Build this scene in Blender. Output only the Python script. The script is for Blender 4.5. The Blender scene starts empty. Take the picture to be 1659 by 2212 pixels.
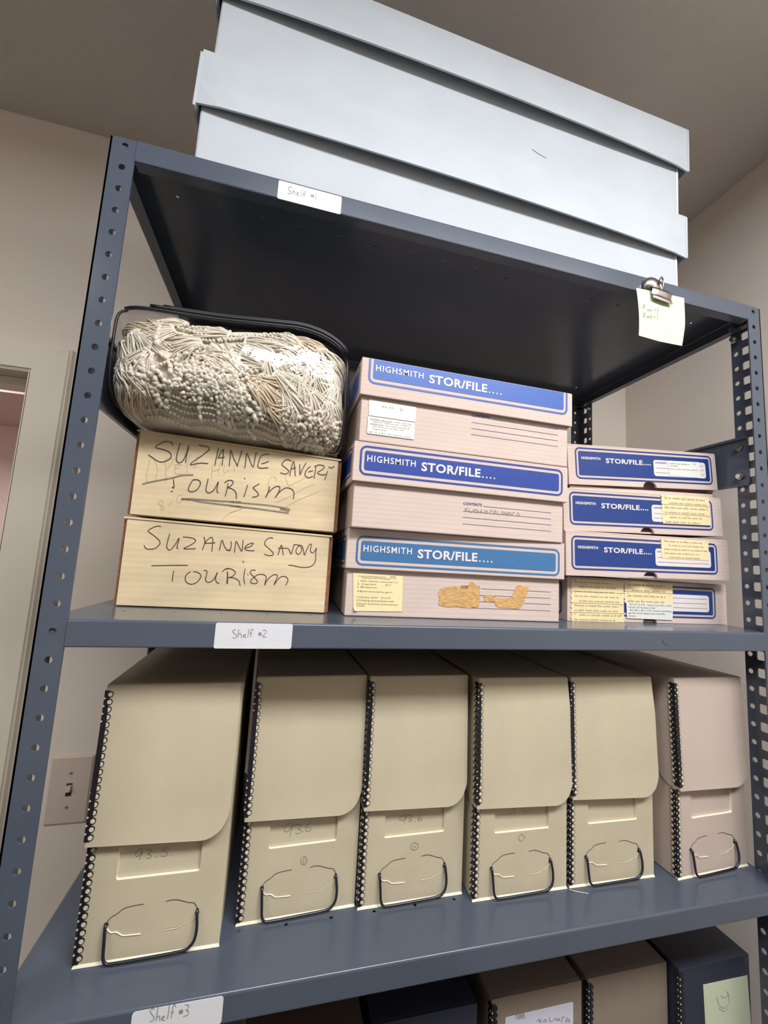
import bpy, bmesh, math, random
from mathutils import Vector, Matrix, noise
random.seed(7)
SC = bpy.context.scene
COL = SC.collection
INK = {
  'card_up_ink': (1.0, [[(42.2,91.4),(39.7,94.5),(35.1,95.3),(29.6,93.2),(22.4,86.5),(31.7,84.7),(38.6,82.4),(41.5,78.8),(40.6,74.1),(36.1,70.5),(29.9,69),(24.8,70.9),(20,73.9),(16.2,76.2)],[(50.1,94.1),(48.6,84.9),(47.8,76.3),(48.5,72.5),(51.3,69.9),(55.6,73.2),(58.5,82.1),(60.4,93.2),(59.1,80.6),(59,71.2)],[(72,94.6),(77.1,93.8),(81.5,93.5),(84.6,91.4),(82.8,87.7),(74.9,79.8),(67.1,72.8),(64.9,69.9),(66,69),(75.8,72.1),(85.1,72.3)],[(95.5,92.6),(94.3,82.6),(93.1,70.7)],[(96.5,82),(99.2,88.6),(101.6,92),(101.8,82.6),(101.8,71.5)],[(96,80.6),(103.5,82.3)],[(110.4,71.6),(110.4,81.8),(110.3,92.1),(114.1,83),(118.6,75.5),(120.3,72.5)],[(119.7,72.3),(121.6,81.6),(123.4,93.1)],[(129.2,70.7),(129.4,81.5),(129.8,90.3),(133.7,82.8),(139.1,72.9),(140.2,83.5),(141.2,92.3)],[(156.9,91.7),(149.5,90.1),(146.6,85.9),(145.1,79.6),(144.7,74.8),(147,72.8),(151.9,72.9),(157.2,74.2)],[(148.9,78.4),(152.9,79.9),(157.3,82.4)],[(185.5,85.4),(182.4,86.8),(178.7,86.4),(175.2,83),(174.2,79.4),(177.4,77.1),(182.3,73.6),(183.3,71.5),(181.4,68.7),(177.3,68),(173.4,69.2)],[(185.1,66.4),(186.2,76.6),(188.4,86.1),(190.4,77),(192.1,66.6)],[(186.3,75.3),(191.7,77.3)],[(196.4,82),(197.1,75),(197.9,68.5),(200.3,76.2),(204.3,85)],[(210.2,80.7),(206.2,76.8),(204.1,71.2),(204.8,67.8),(208.8,65.7),(214.1,68.2)],[(208.2,73.4),(213.6,75.7)],[(217.2,81.4),(216.7,74.2),(216,65.7)],[(215.3,81.2),(220.2,83.9),(226.3,83.6),(227.8,81.5),(225,77.7),(220.1,74.1),(222,71.6),(227.2,71.2),(230.2,72.4)],[(232.5,76.6),(231.2,71.1),(229.6,64.8)],[(233.8,82.5),(236.9,81.5),(240.7,84.1)],[(47.3,48.9),(48.3,44.1),(49.1,38.4),(46.9,39.4)],[(46.3,33.9),(48,34)],[(70.1,50.6),(67.2,45),(65.7,38.7),(66.7,36.1),(71,35.5),(75.7,38.8),(78.6,44.5),(78.2,49.1),(74.4,51),(70.2,50.3)],[(87.1,53),(86.4,45.9),(86,39.7),(87.3,36.8),(89.6,35.6),(93.7,38.1),(96.8,43),(99.6,51),(99,43.2),(99.1,38.6),(100.7,36.8)],[(111.1,49.7),(110.7,42.7),(109.4,33.2)],[(107.1,49.7),(109.7,52.7),(114,53.9),(116.7,52.5),(116.6,49.4),(113.3,45.6),(111.3,44.3),(116.5,43.2),(120.4,40.4),(122.3,36.7),(122.6,31.3)],[(134.4,49.2),(133.1,41.4),(131.4,34)],[(129.9,58),(130.7,57.3)],[(148.4,52.4),(144.2,49.2),(141.5,46.9),(143.8,44.5),(148.3,40.2),(148.5,37.6),(145.4,35.6),(141.8,34.7)],[(161.4,49.9),(160,42),(157.7,35.4),(161.1,43),(167.2,49.5),(172,51.3),(174.3,49.3),(172.7,43.1),(169.2,36.1),(173.5,43.2),(179.7,49.3),(185.5,50.3),(190.3,48.1),(192.3,43.9),(192,36.9)]]),
  'card_up_marker': (1.9, [[(13.5,40.1),(25.1,44.3),(46.7,50.8),(56.2,54.8),(68.8,56.3)],[(59.3,25.8),(73.4,26.6),(98.5,26.6),(128.2,27.4)],[(59.4,25.2),(70,25.4),(80.8,24),(102.5,22.7),(128.8,21.7)],[(117.3,26.5),(141.4,26.4),(165.9,25.8),(182.6,24.1),(188.6,22.9)],[(117.7,21.5),(141.9,20.9),(166.5,19.4),(187.3,18)],[(177,22.4),(187.9,20.7)]]),
  'card_up_pencil': (0.45, [[(18.5,71.8),(17,61),(16.3,50.3),(17.6,43.6),(22.6,42.5),(26.9,46.7),(28.1,57.5),(25.4,66.4),(22,71.4)],[(35.6,72),(37.4,58.4),(39.2,45.5)],[(35.8,72.8),(42.6,75),(43.8,70.5),(38,59.9)],[(47.4,67),(48.2,56.3),(55.9,57)],[(47.7,67),(54,68.4)],[(47.9,62.1),(53.1,63.7)],[(60.8,71.4),(61.8,58.4)],[(62.6,80.9),(61.5,71.5)],[(71.1,81.8),(71.6,70.9),(70,65.3),(69,68.3)],[(90.3,71.2),(91.1,53.3)],[(99.1,75.2),(98.6,57.9)],[(90.5,62.6),(98.9,65.8)],[(104.8,72.6),(104,65.5),(105.8,62.5),(109.9,66)],[(116.5,73.8),(116.7,64.3)],[(163.8,41.5),(159.7,49.7),(160.2,58.4),(164.3,63.3),(169.2,60.1),(168.2,57.4)],[(179.2,65.4),(182.3,57.8),(185.6,53.3),(193.2,57.9),(203.7,64.6)],[(170.5,30.9),(176.9,33.1),(192.8,43.1),(204.7,52),(217.1,57.6)],[(183.7,25.9),(198.4,35.7),(222.9,48.7)],[(118.5,13.2),(127.7,18.1),(136.2,20.9),(148.4,20.6)],[(108.5,2.1),(113.8,10.5),(122.1,15.7),(129.1,18.2)],[(37.4,21.9),(33.8,20.1),(34.4,17.2),(39.6,14.2),(40.6,12),(38.3,10.7),(36.4,12.1),(38.6,17.5),(37.8,21.2)],[(44.9,16.9),(49.3,21.4)],[(58.7,31.3),(54.2,27.8),(54.1,21.8),(57.1,20.5),(60.1,24.5)]]),
  'card_low_ink': (0.95, [[(42.1,95.7),(38.1,96),(33.7,94),(28,89.6),(32.6,86),(39.1,81.5),(42.8,77.5),(42.6,74),(39.1,69.5),(32.8,67.7),(28.1,68.5),(25.9,71.9)],[(52.7,87.4),(51.4,78.1),(51,72.4),(52.3,69.6),(54.8,68),(58.1,71.4),(61.4,77.3),(64,83.5),(63.2,76),(62.7,71.7),(64.2,70.2)],[(68.3,84.7),(75.4,84.7),(80.9,83.5),(83.2,81.2),(80.9,77.8),(73.9,73.1),(70.5,70.9),(74.2,70.6),(83.9,71.6)],[(92.2,86.4),(94.1,80.8),(93.3,75.7),(92.1,70.7)],[(93.7,77.9),(96.6,83.1),(101,86.7),(103.1,82.8),(103.1,76.3),(103.1,69.5)],[(93.7,78.5),(105.8,80.1)],[(111.9,71.1),(112.6,77.7),(113.7,84.2),(117.2,76.5),(121.1,72.1),(124.6,71.9)],[(120.4,71.7),(124.1,72.7),(125.1,78.3),(124.3,83)],[(129.7,69.9),(129.9,76.2),(130.3,83.8),(134.4,77.3),(138.3,71.6),(138.5,77.5),(138.6,85.5)],[(142.1,76.2),(148.1,78.1),(151.2,82.3),(148.5,82.3),(143.4,79.4),(141.4,75.7),(143.9,73.5),(148.6,73),(152.8,73.5)],[(174.3,90.4),(170.3,90.6),(166.6,88.1),(164.7,84),(165.7,80.8),(172.4,75.6),(176.3,71.5),(175.4,69),(169.9,68.4),(165.5,70)],[(182,69.8),(183.4,75.5),(185.2,82.5),(186.8,78.1),(188.7,69.8)],[(181.7,78),(186.3,78.5),(194.3,78.2),(198,71.5),(199.5,77.3),(201,84.3)],[(201,83.9),(207.4,83.5),(210.5,79.6),(209.7,74.7),(206.8,71.7),(203.6,75.9),(206,81.7),(209,84)],[(210.6,83.7),(213.1,77.3),(214.8,71.3),(216.7,77.5),(220.1,85.5),(222.6,84.8),(221.5,78.6),(224.2,74.7),(227.2,77.4),(228.9,81.5)],[(228.9,81.5),(228.8,72.6),(229,65.2),(226.2,59.4),(220,56.5),(212,56),(203.2,57.3),(196.4,57.9)],[(62.2,43.5),(61.9,37.2),(61.9,31.3)],[(37,48.3),(56.5,49.8),(77,51)],[(81.1,43.5),(77.5,40.5),(76,35.8),(77.8,31),(82.7,28.8),(87.9,30.1),(92.2,34.5),(93.7,39.5),(91.4,42.2),(87.8,43.6),(84.5,43.8)],[(96.4,46),(99.8,45.5),(100,40.6),(99.2,34.9),(102.6,31.9),(107.1,33.9),(110,38.2),(112.2,44.4),(111,39),(111.1,34.8),(113.4,32),(115.5,31.3)],[(123.6,46),(124.3,39.7),(124.4,31.5)],[(123.8,45.2),(124.9,38.2),(125.1,31.6)],[(118.2,45.8),(120.6,48.7),(125.3,50.1)],[(120.5,48.5),(126.4,49.6),(131.9,47.2),(133,44.1),(129.6,40),(125.9,39),(132,38.6),(136.7,36.5),(139.3,33.5),(140,30)],[(144.2,50.2),(143.6,39.9),(145.5,31.8)],[(140.6,59.7),(141.9,58.1)],[(148.1,43.7),(148.4,43.1)],[(156.5,49.2),(153.1,49.5),(150.6,47),(152,44.3),(157,39.8),(160.5,35.3),(158.4,33.2),(153.8,33.4),(152.1,35.3),(154,38.9),(158.3,43),(163.5,44.9),(168.2,43.9),(170.4,41.3),(169.7,35.7),(169.3,31.8)],[(169.3,32.1),(172.5,39),(177.5,44),(181.3,45.4),(183.8,43.5),(182,37.9),(180.5,32.3),(184.2,38.8),(188.6,43),(193.2,43.4),(196.6,41),(196.5,37),(194.9,33)]]),
  'shelf_1': (0.45, [[(188.2,19.4),(185.7,19.2),(184.3,17.1),(186,14.7),(188.2,13),(187.4,10.8),(184.3,10.7)],[(190.5,19.2),(189.5,10)],[(189.7,13.5),(191.6,15.2),(192.7,11.2)],[(194.3,12.8),(196.5,13.8),(195.7,15.3),(194.3,13.7),(194.5,10.9),(196.8,11)],[(199.7,19.4),(199.1,10.5)],[(204.7,18),(203.1,18.6),(202.3,16.1),(202.4,11.5)],[(201.4,14.6),(204.2,14.9)],[(211,17.2),(210.7,13.9)],[(212.8,17.7),(212.8,14)],[(210.3,15.8),(213.9,16.6)],[(210.4,14.4),(214,14.6)],[(216.3,19.7),(216.1,11.1)]]),
  'shelf_2': (0.45, [[(174.1,19),(171.6,18.4),(171.3,16.6),(174.6,14.1),(175.3,12.2),(173.7,10.7),(171.8,11.2)],[(176.9,19.3),(176.8,15.1),(176.6,11.5)],[(176.9,13.6),(178.3,15.4),(179.7,14.1),(180.3,10.7)],[(181.9,12.6),(183.8,13.7),(183.2,14.7),(181.8,13.6),(182.2,11.8),(184.5,11.6)],[(186.4,19.7),(186.3,11.9)],[(190.8,18.7),(189.7,20),(188.8,17.9),(188.9,12.1)],[(187.8,15.5),(190.1,15.8)],[(197.1,16.7),(197.2,13.6)],[(198.3,16.9),(198.4,13.6)],[(196.3,15.7),(199.7,15.7)],[(196.5,14.1),(199.6,14)],[(200.3,18.4),(202,19.2),(203.7,17.6),(202.4,15),(200.5,12.3),(204.5,12.2)]]),
  'shelf_3': (0.5, [[(136.5,25),(134,25.2),(133.4,23.1),(136.1,19.5),(137.1,16.9),(135.6,15.3),(134.1,15.6)],[(139.4,25.9),(139.2,20.4),(138.8,15.2)],[(139.3,17.5),(141.2,18.6),(142.1,14.6)],[(143.5,15.8),(145.6,16.8),(144.5,18),(143.4,16.7),(144.1,14.7),(146.2,14.1)],[(148.7,25.7),(148.6,20.2),(148.1,14.7)],[(154.3,23.3),(152.8,25.5),(151.8,23),(151.4,15)],[(150.7,19.1),(152.9,19.6)],[(158.2,20.4),(158.1,17)],[(159.7,20.4),(159.7,16.7)],[(157.3,19.1),(160.9,19.2)],[(157.5,17.6),(160.6,17.8)],[(162,23.4),(164.9,22.9),(164.4,19.8),(163.2,19.3),(165.4,17.7),(164.9,15),(161.4,14.5)]]),
  'num_1': (0.45, [[(48.8,97.7),(46.9,98.6),(44.2,97.4),(42.2,94.7),(42.6,92.5),(44.5,91.6),(46.8,93.2),(48.2,96.7),(47.9,93),(46.5,88.1)],[(51.5,96.5),(54.3,97.1),(57,96.1),(55.8,94.1),(53.8,92.4),(56.4,91.8),(57.3,90.2),(55.7,88.6),(53.1,89)],[(61.1,89.1),(62.7,89.7)],[(73.5,96.7),(69.4,96.9),(66.5,94.8),(70.5,93.5),(72.2,91.6),(71.3,89.5),(68.8,89.1),(65.9,90.2)],[(75.4,89),(76.7,89.3)]]),
  'num_2': (0.45, [[(52.9,96.8),(46.2,95.2),(44.1,89.8),(48.5,87.7),(53.9,95.1),(52.7,89.6),(50.7,81.8)],[(56.6,94),(61.8,94.2),(62.8,91.6),(59.5,89.6),(64,87.4),(61.7,84.5),(57.3,85)],[(65.9,85.9),(66.8,85.5)],[(73.9,95.2),(69,90.9),(69.4,86),(74.6,86.2),(74.4,89.5),(70,89.2)],[(68.7,61.4),(65.5,58.3),(66.8,53.3),(71.1,52.7),(72.6,56.5),(70.5,60.5),(68.7,61.4)],[(68.8,59.8),(69,53.8)]]),
  'num_3': (0.45, [[(55.2,95.3),(48.5,94.2),(47.7,90.9),(52.6,89.5),(55.8,95.2),(53.8,86)],[(57.3,94.2),(63.1,94.8),(63.3,91.9),(59.4,90.6),(64,88.4),(58.6,87.2)],[(67.5,87.2),(68.5,86.7)],[(76,94.1),(71.3,90.2),(72.4,87),(76.4,87.1),(75.9,89.8),(71.9,89.3)],[(66.6,65),(62.4,62.9),(63.1,58.6),(68.1,56.3),(71.9,58.4),(71.3,62.8),(66.6,65)],[(64.9,60.9),(68.9,60)]]),
  'num_4': (0.4, [[(47.5,95.6),(50.3,92.1),(55.5,98.4)],[(58.1,98.2),(56.9,91.6)],[(74.3,100.5),(68.9,97.5),(73.1,93.8),(78.5,95.7),(75.7,100.4)],[(65.4,69.7),(61.5,66),(65.6,61.5),(70.9,65.3),(65.4,69.7)]]),
  'row_note': (0.55, [[(8.7,50.3),(7.6,42.1)],[(8.4,49.9),(11.6,50.3),(11.2,47.6),(8.6,45.8),(11.8,43)],[(17,44.7),(15.1,43.3),(15.5,41.8),(18,42.7),(18.3,45),(18.8,42.5)],[(19.5,44.9),(20.2,42.2),(22.1,44.5),(23.5,42.6),(26.2,46.4)],[(29.7,47.1),(31,46.4)],[(29.3,45.9),(32.1,47.5)],[(35.2,52.2),(34.4,42.3)],[(8.4,36.8),(7.8,29.1)],[(8.3,36.5),(11,36.7),(10.8,34.5),(8.4,32.7),(11.6,30.2)],[(16,33.7),(13.9,32.3),(14.1,30.7),(16.3,31.5),(16.6,33.8),(17,31.3)],[(20,33.9),(18.3,32.6),(18.5,31),(20.3,31.1)],[(21.9,37.8),(21.4,31.3)],[(21.7,33.3),(23.3,34.9),(24.4,31.9)],[(27,35.3),(28.8,34.8)],[(27.1,34.4),(29.1,35.8)],[(33,40.8),(32.2,31.6)]]),
  'blandford': (0.6, [[(152.7,36.6),(148.7,34.6),(152.1,32.8),(148.8,31.7)],[(155.4,35.8),(155.1,31.6),(158.9,31.5)],[(161,35.6),(160.7,31.4)],[(163.3,35.4),(169,33.4),(164.1,31.3),(163.3,35.4)],[(173.5,35.3),(171.3,34),(174,32.6),(171.3,31.3)],[(178.1,35),(181.5,34.5),(180.5,31.7),(177,32),(178.1,35)],[(185,32),(186.1,35.7),(188.4,35.1)],[(190.8,31.5),(191.4,36.2),(194.2,34.9),(190.8,31.5)],[(196.5,35.8),(196.6,32),(200.1,32.3)],[(201.2,31.9),(203.5,36.4),(205.9,31.9)],[(207.1,32),(207.7,36.1),(211.1,32.1),(211.7,36)],[(213,32.3),(213.3,35.9),(217.2,34.1),(213,31.8)],[(218.9,32.1),(219.5,36),(222.3,35.8)],[(224.8,33.3),(227.1,36.7),(229.1,33),(224.8,32.2)]]),
  'ana': (0.6, [[(32.8,235.7),(34,241.6),(36.7,235)],[(38,234.8),(38.4,240.8),(40.6,234.7),(41.2,240.7)],[(42.4,234.4),(43.9,240.4),(45.3,234)],[(63,227.1),(65.6,229.7),(67.8,225.2),(69.6,229)],[(72.3,225.4),(75,228),(76.9,225),(73.7,224.8)],[(81.7,228.9),(81.7,224.1),(85.8,224)],[(87.1,224.4),(89.8,226.3),(91.2,223)],[(92.5,225.8),(93.9,222.5),(95.2,225.4),(96.6,222)],[(99.4,219.4),(100.1,225.5),(104,224.4)],[(105.4,222.5),(105.1,219)],[(107.6,224.2),(107,218.6)],[(111.2,221.8),(108.4,220.9),(112.3,218.9),(109,217.8)]]),
}

# ---------------------------------------------------------------- materials
def nt(name):
    m = bpy.data.materials.new(name); m.use_nodes = True
    n = m.node_tree; b = n.nodes['Principled BSDF']
    return m, n, b
def lin(c):
    return tuple(((x/255)/12.92 if x/255 <= .04045 else ((x/255+.055)/1.055)**2.4) for x in c) + (1,)
def mat(name, rgb, rough=.6, metal=0, var=.06, scale=30, bump=.05, bscale=200, stretch=(1,1,1), spec=.5, bdist=.001, coat=0):
    m, n, b = nt(name); L = n.links
    tc = n.nodes.new('ShaderNodeTexCoord'); mp = n.nodes.new('ShaderNodeMapping')
    mp.inputs['Scale'].default_value = stretch
    L.new(tc.outputs['Object'], mp.inputs[0])
    nz = n.nodes.new('ShaderNodeTexNoise'); nz.inputs['Scale'].default_value = scale; nz.inputs['Detail'].default_value = 5
    L.new(mp.outputs[0], nz.inputs['Vector'])
    cr = n.nodes.new('ShaderNodeValToRGB')
    c = lin(rgb)
    cr.color_ramp.elements[0].position = .3; cr.color_ramp.elements[1].position = .7
    cr.color_ramp.elements[0].color = tuple(x*(1-var) for x in c[:3])+(1,)
    cr.color_ramp.elements[1].color = tuple(min(1,x*(1+var)) for x in c[:3])+(1,)
    L.new(nz.outputs['Fac'], cr.inputs[0]); L.new(cr.outputs[0], b.inputs['Base Color'])
    b.inputs['Roughness'].default_value = rough; b.inputs['Metallic'].default_value = metal
    b.inputs['Specular IOR Level'].default_value = spec
    if coat: b.inputs['Coat Weight'].default_value = coat; b.inputs['Coat Roughness'].default_value = .15
    if bump:
        n2 = n.nodes.new('ShaderNodeTexNoise'); n2.inputs['Scale'].default_value = bscale; n2.inputs['Detail'].default_value = 3
        L.new(mp.outputs[0], n2.inputs['Vector'])
        bp = n.nodes.new('ShaderNodeBump'); bp.inputs['Strength'].default_value = bump; bp.inputs['Distance'].default_value = bdist
        L.new(n2.outputs['Fac'], bp.inputs['Height']); L.new(bp.outputs[0], b.inputs['Normal'])
    return m
def corrugated(name, rgb, period, var=.08, strength=.25, rough=.75, tint=.03):
    # board with faint horizontal flute lines showing through the liner
    m, n, b = nt(name); L = n.links
    tc = n.nodes.new('ShaderNodeTexCoord')
    wv = n.nodes.new('ShaderNodeTexWave'); wv.bands_direction = 'Z'; wv.inputs['Scale'].default_value = .314/period
    wv.inputs['Distortion'].default_value = 1.2; wv.inputs['Detail'].default_value = 2; wv.inputs['Detail Scale'].default_value = 2
    L.new(tc.outputs['Object'], wv.inputs['Vector'])
    nz = n.nodes.new('ShaderNodeTexNoise'); nz.inputs['Scale'].default_value = 28; nz.inputs['Detail'].default_value = 6
    mp = n.nodes.new('ShaderNodeMapping'); mp.inputs['Scale'].default_value = (.5,.5,1.6)
    L.new(tc.outputs['Object'], mp.inputs[0]); L.new(mp.outputs[0], nz.inputs['Vector'])
    cr = n.nodes.new('ShaderNodeValToRGB'); c = lin(rgb)
    cr.color_ramp.elements[0].position = .3; cr.color_ramp.elements[1].position = .68
    cr.color_ramp.elements[0].color = tuple(x*(1-var) for x in c[:3])+(1,)
    cr.color_ramp.elements[1].color = tuple(x*(1+var) for x in c[:3])+(1,)
    L.new(nz.outputs['Fac'], cr.inputs[0])
    mx = n.nodes.new('ShaderNodeMixRGB'); mx.blend_type = 'MULTIPLY'; mx.inputs[0].default_value = 1
    r2 = n.nodes.new('ShaderNodeValToRGB'); r2.color_ramp.elements[0].color = (1-tint,)*3+(1,); r2.color_ramp.elements[1].color = (1,1,1,1)
    L.new(wv.outputs['Fac'], r2.inputs[0]); L.new(cr.outputs[0], mx.inputs[1]); L.new(r2.outputs[0], mx.inputs[2])
    L.new(mx.outputs[0], b.inputs['Base Color'])
    bp = n.nodes.new('ShaderNodeBump'); bp.inputs['Strength'].default_value = strength; bp.inputs['Distance'].default_value = .0004
    L.new(wv.outputs['Fac'], bp.inputs['Height']); L.new(bp.outputs[0], b.inputs['Normal'])
    b.inputs['Roughness'].default_value = rough; b.inputs['Specular IOR Level'].default_value = .3
    return m
M = {}
M['steel']   = mat('painted_steel', (75,83,96), .20, var=.05, scale=12, bump=.10, bscale=420, bdist=.0005, spec=.5)
M['bolt']    = mat('zinc_bolt', (200,200,195), .25, 1, bump=0)
M['chrome']  = mat('worn_chrome', (168,160,155), .28, 1, var=.12, scale=90, bump=.1, bscale=150)
M['ceil']    = mat('ceiling_paint', (200,194,186), .9, var=.03, scale=4, bump=.35, bscale=120, bdist=.003)
M['wall']    = mat('wall_paint', (224,214,204), .8, var=.02, scale=3, bump=.2, bscale=160, bdist=.002)
M['wallp']   = mat('pink_wall_paint', (224,202,198), .8, var=.02, scale=3, bump=.1, bscale=160)
M['trimp']   = mat('door_frame_paint', (218,211,196), .45, var=.02, scale=6, bump=.1, bscale=90, bdist=.002)
M['floor']   = mat('floor_carpet', (56,52,48), .95, var=.2, scale=80, bump=.5, bscale=300, bdist=.004)
M['plate']   = mat('switch_plate_plastic', (205,192,182), .35, var=.02, bump=0)
M['screw']   = mat('plate_screw', (190,180,168), .4, .6, bump=0)
M['toggle']  = mat('toggle_plastic', (212,196,180), .3, bump=0)
M['blueboard'] = mat('blue_grey_board', (177,184,190), .62, var=.035, scale=14, bump=.15, bscale=260, bdist=.0006, spec=.35)
M['boardedge'] = mat('board_edge', (205,214,216), .7, bump=0)
M['pinkboard'] = corrugated('warm_grey_corrugated_board', (200,182,173), .0058, .035, .2, tint=.014)
M['pinkdark']= mat('grey_brown_board_inside', (150,125,115), .8, var=.05)
M['kraft']   = corrugated('kraft_cardboard', (212,193,158), .0072, .10, .2, tint=.02)
M['kraftedge'] = mat('raw_corrugated_edge', (138,98,66), .9, var=.3, scale=260, bump=.5, bscale=500)
M['torn']    = mat('torn_kraft_patch', (196,156,102), .95, var=.14, scale=120, bump=.9, bscale=260, bdist=.002)
M['blueA']   = mat('printed_blue_deep', (22,58,142), .45, var=.05, scale=120, bump=0)
M['blueB']   = mat('printed_blue_mid', (56,106,154), .45, var=.05, scale=120, bump=0)
M['blueC']   = mat('printed_blue_bright', (42,86,166), .45, var=.05, scale=120, bump=0)
M['blueN']   = mat('printed_blue_navy', (14,52,122), .45, var=.06, scale=120, bump=0)
M['printw']  = mat('unprinted_board', (214,206,204), .6, var=.02, bump=0)
M['inkblue'] = mat('printed_line_blue', (66,70,112), .6, bump=0)
M['marker']  = mat('purple_black_marker', (64,54,58), .5, var=.2, scale=200, bump=0)
M['markergrey'] = mat('dried_grey_marker', (128,118,104), .6, var=.25, scale=160, bump=0)
M['pencil']  = mat('graphite_pencil', (120,116,110), .5, bump=0)
M['pencilf'] = mat('faint_pencil', (172,156,128), .6, bump=0)
M['typed']   = mat('typed_ink', (112,100,90), .6, bump=0)
M['typedf']  = mat('faded_typed_ink', (158,144,120), .6, bump=0)
M['yellow']  = mat('aged_yellow_paper', (226,212,164), .7, var=.04, scale=60, bump=.2, bscale=90)
M['cream']   = mat('cream_computer_paper', (226,208,162), .7, var=.05, scale=60, bump=.2, bscale=90)
M['white']   = mat('white_paper_label', (210,214,208), .6, var=.015, bump=.05)
M['sticker'] = mat('white_sticker', (208,210,214), .5, var=.01, bump=0)
M['lilac']   = mat('lilac_white_sticker', (205,206,220), .5, var=.01, bump=0)
M['note']    = mat('pale_green_note_paper', (200,209,182), .6, var=.02, scale=20, bump=.25, bscale=25, bdist=.003)
M['fiber']   = mat('tan_fibreboard', (187,177,152), .62, var=.07, scale=11, bump=.12, bscale=320, bdist=.0005, spec=.35)
M['fiberp']  = mat('pinkish_fibreboard', (190,174,162), .62, var=.04, scale=11, bump=.12, bscale=320, bdist=.0005, spec=.35)
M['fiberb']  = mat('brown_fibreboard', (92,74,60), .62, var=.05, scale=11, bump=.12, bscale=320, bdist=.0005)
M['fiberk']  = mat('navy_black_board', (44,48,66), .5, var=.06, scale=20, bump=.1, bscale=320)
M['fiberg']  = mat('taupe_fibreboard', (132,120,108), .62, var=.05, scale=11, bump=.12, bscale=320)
M['cutedge'] = mat('pale_cut_board_edge', (232,226,202), .7, bump=0)
M['clasp']   = mat('black_metal_edging', (30,30,38), .35, .2, bump=0)
M['rivet']   = mat('pale_rivet', (205,196,172), .45, bump=0)
M['slit']    = mat('dark_slit', (48,42,36), .9, bump=0)
M['wire']    = mat('dark_wire', (66,70,82), .3, .85, bump=0)
M['black']   = mat('black_nylon_fabric', (14,15,18), .6, var=.2, scale=300, bump=.3, bscale=700)
M['vpipe']   = mat('black_piping', (22,24,30), .35, bump=0)
M['cotton']  = mat('unbleached_cotton', (230,221,204), .9, var=.05, scale=45, bump=.4, bscale=900, bdist=.0008)
M['cottong'] = mat('grey_cream_cotton', (222,214,198), .9, var=.09, scale=45, bump=.5, bscale=500, bdist=.0012)
M['cottonb'] = mat('beige_cotton', (224,206,180), .9, var=.08, scale=45, bump=.4, bscale=900, bdist=.0008)
def vinyl():
    m = bpy.data.materials.new('clear_vinyl'); m.use_nodes = True; n = m.node_tree; n.nodes.clear(); L = n.links
    o = n.nodes.new('ShaderNodeOutputMaterial'); mx = n.nodes.new('ShaderNodeMixShader')
    tr = n.nodes.new('ShaderNodeBsdfTransparent'); tr.inputs[0].default_value = (.955,.96,.965,1)
    gl = n.nodes.new('ShaderNodeBsdfGlossy'); gl.inputs['Roughness'].default_value = .05
    lw = n.nodes.new('ShaderNodeLayerWeight'); lw.inputs[0].default_value = .5
    pw = n.nodes.new('ShaderNodeMath'); pw.operation = 'POWER'; pw.inputs[1].default_value = 4
    ml = n.nodes.new('ShaderNodeMath'); ml.operation = 'MULTIPLY_ADD'; ml.inputs[1].default_value = .6; ml.inputs[2].default_value = .07
    tc = n.nodes.new('ShaderNodeTexCoord'); nz = n.nodes.new('ShaderNodeTexNoise'); nz.inputs['Scale'].default_value = 20; nz.inputs['Detail'].default_value = 4; nz.inputs['Distortion'].default_value = .8
    L.new(tc.outputs['Object'], nz.inputs['Vector'])
    bp = n.nodes.new('ShaderNodeBump'); bp.inputs['Strength'].default_value = .5; bp.inputs['Distance'].default_value = .006
    L.new(nz.outputs['Fac'], bp.inputs['Height']); L.new(bp.outputs[0], gl.inputs['Normal'])
    L.new(lw.outputs['Facing'], pw.inputs[0]); L.new(pw.outputs[0], ml.inputs[0])
    L.new(ml.outputs[0], mx.inputs[0]); L.new(tr.outputs[0], mx.inputs[1]); L.new(gl.outputs[0], mx.inputs[2]); L.new(mx.outputs[0], o.inputs[0])
    return m
M['vinyl'] = vinyl()
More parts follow.
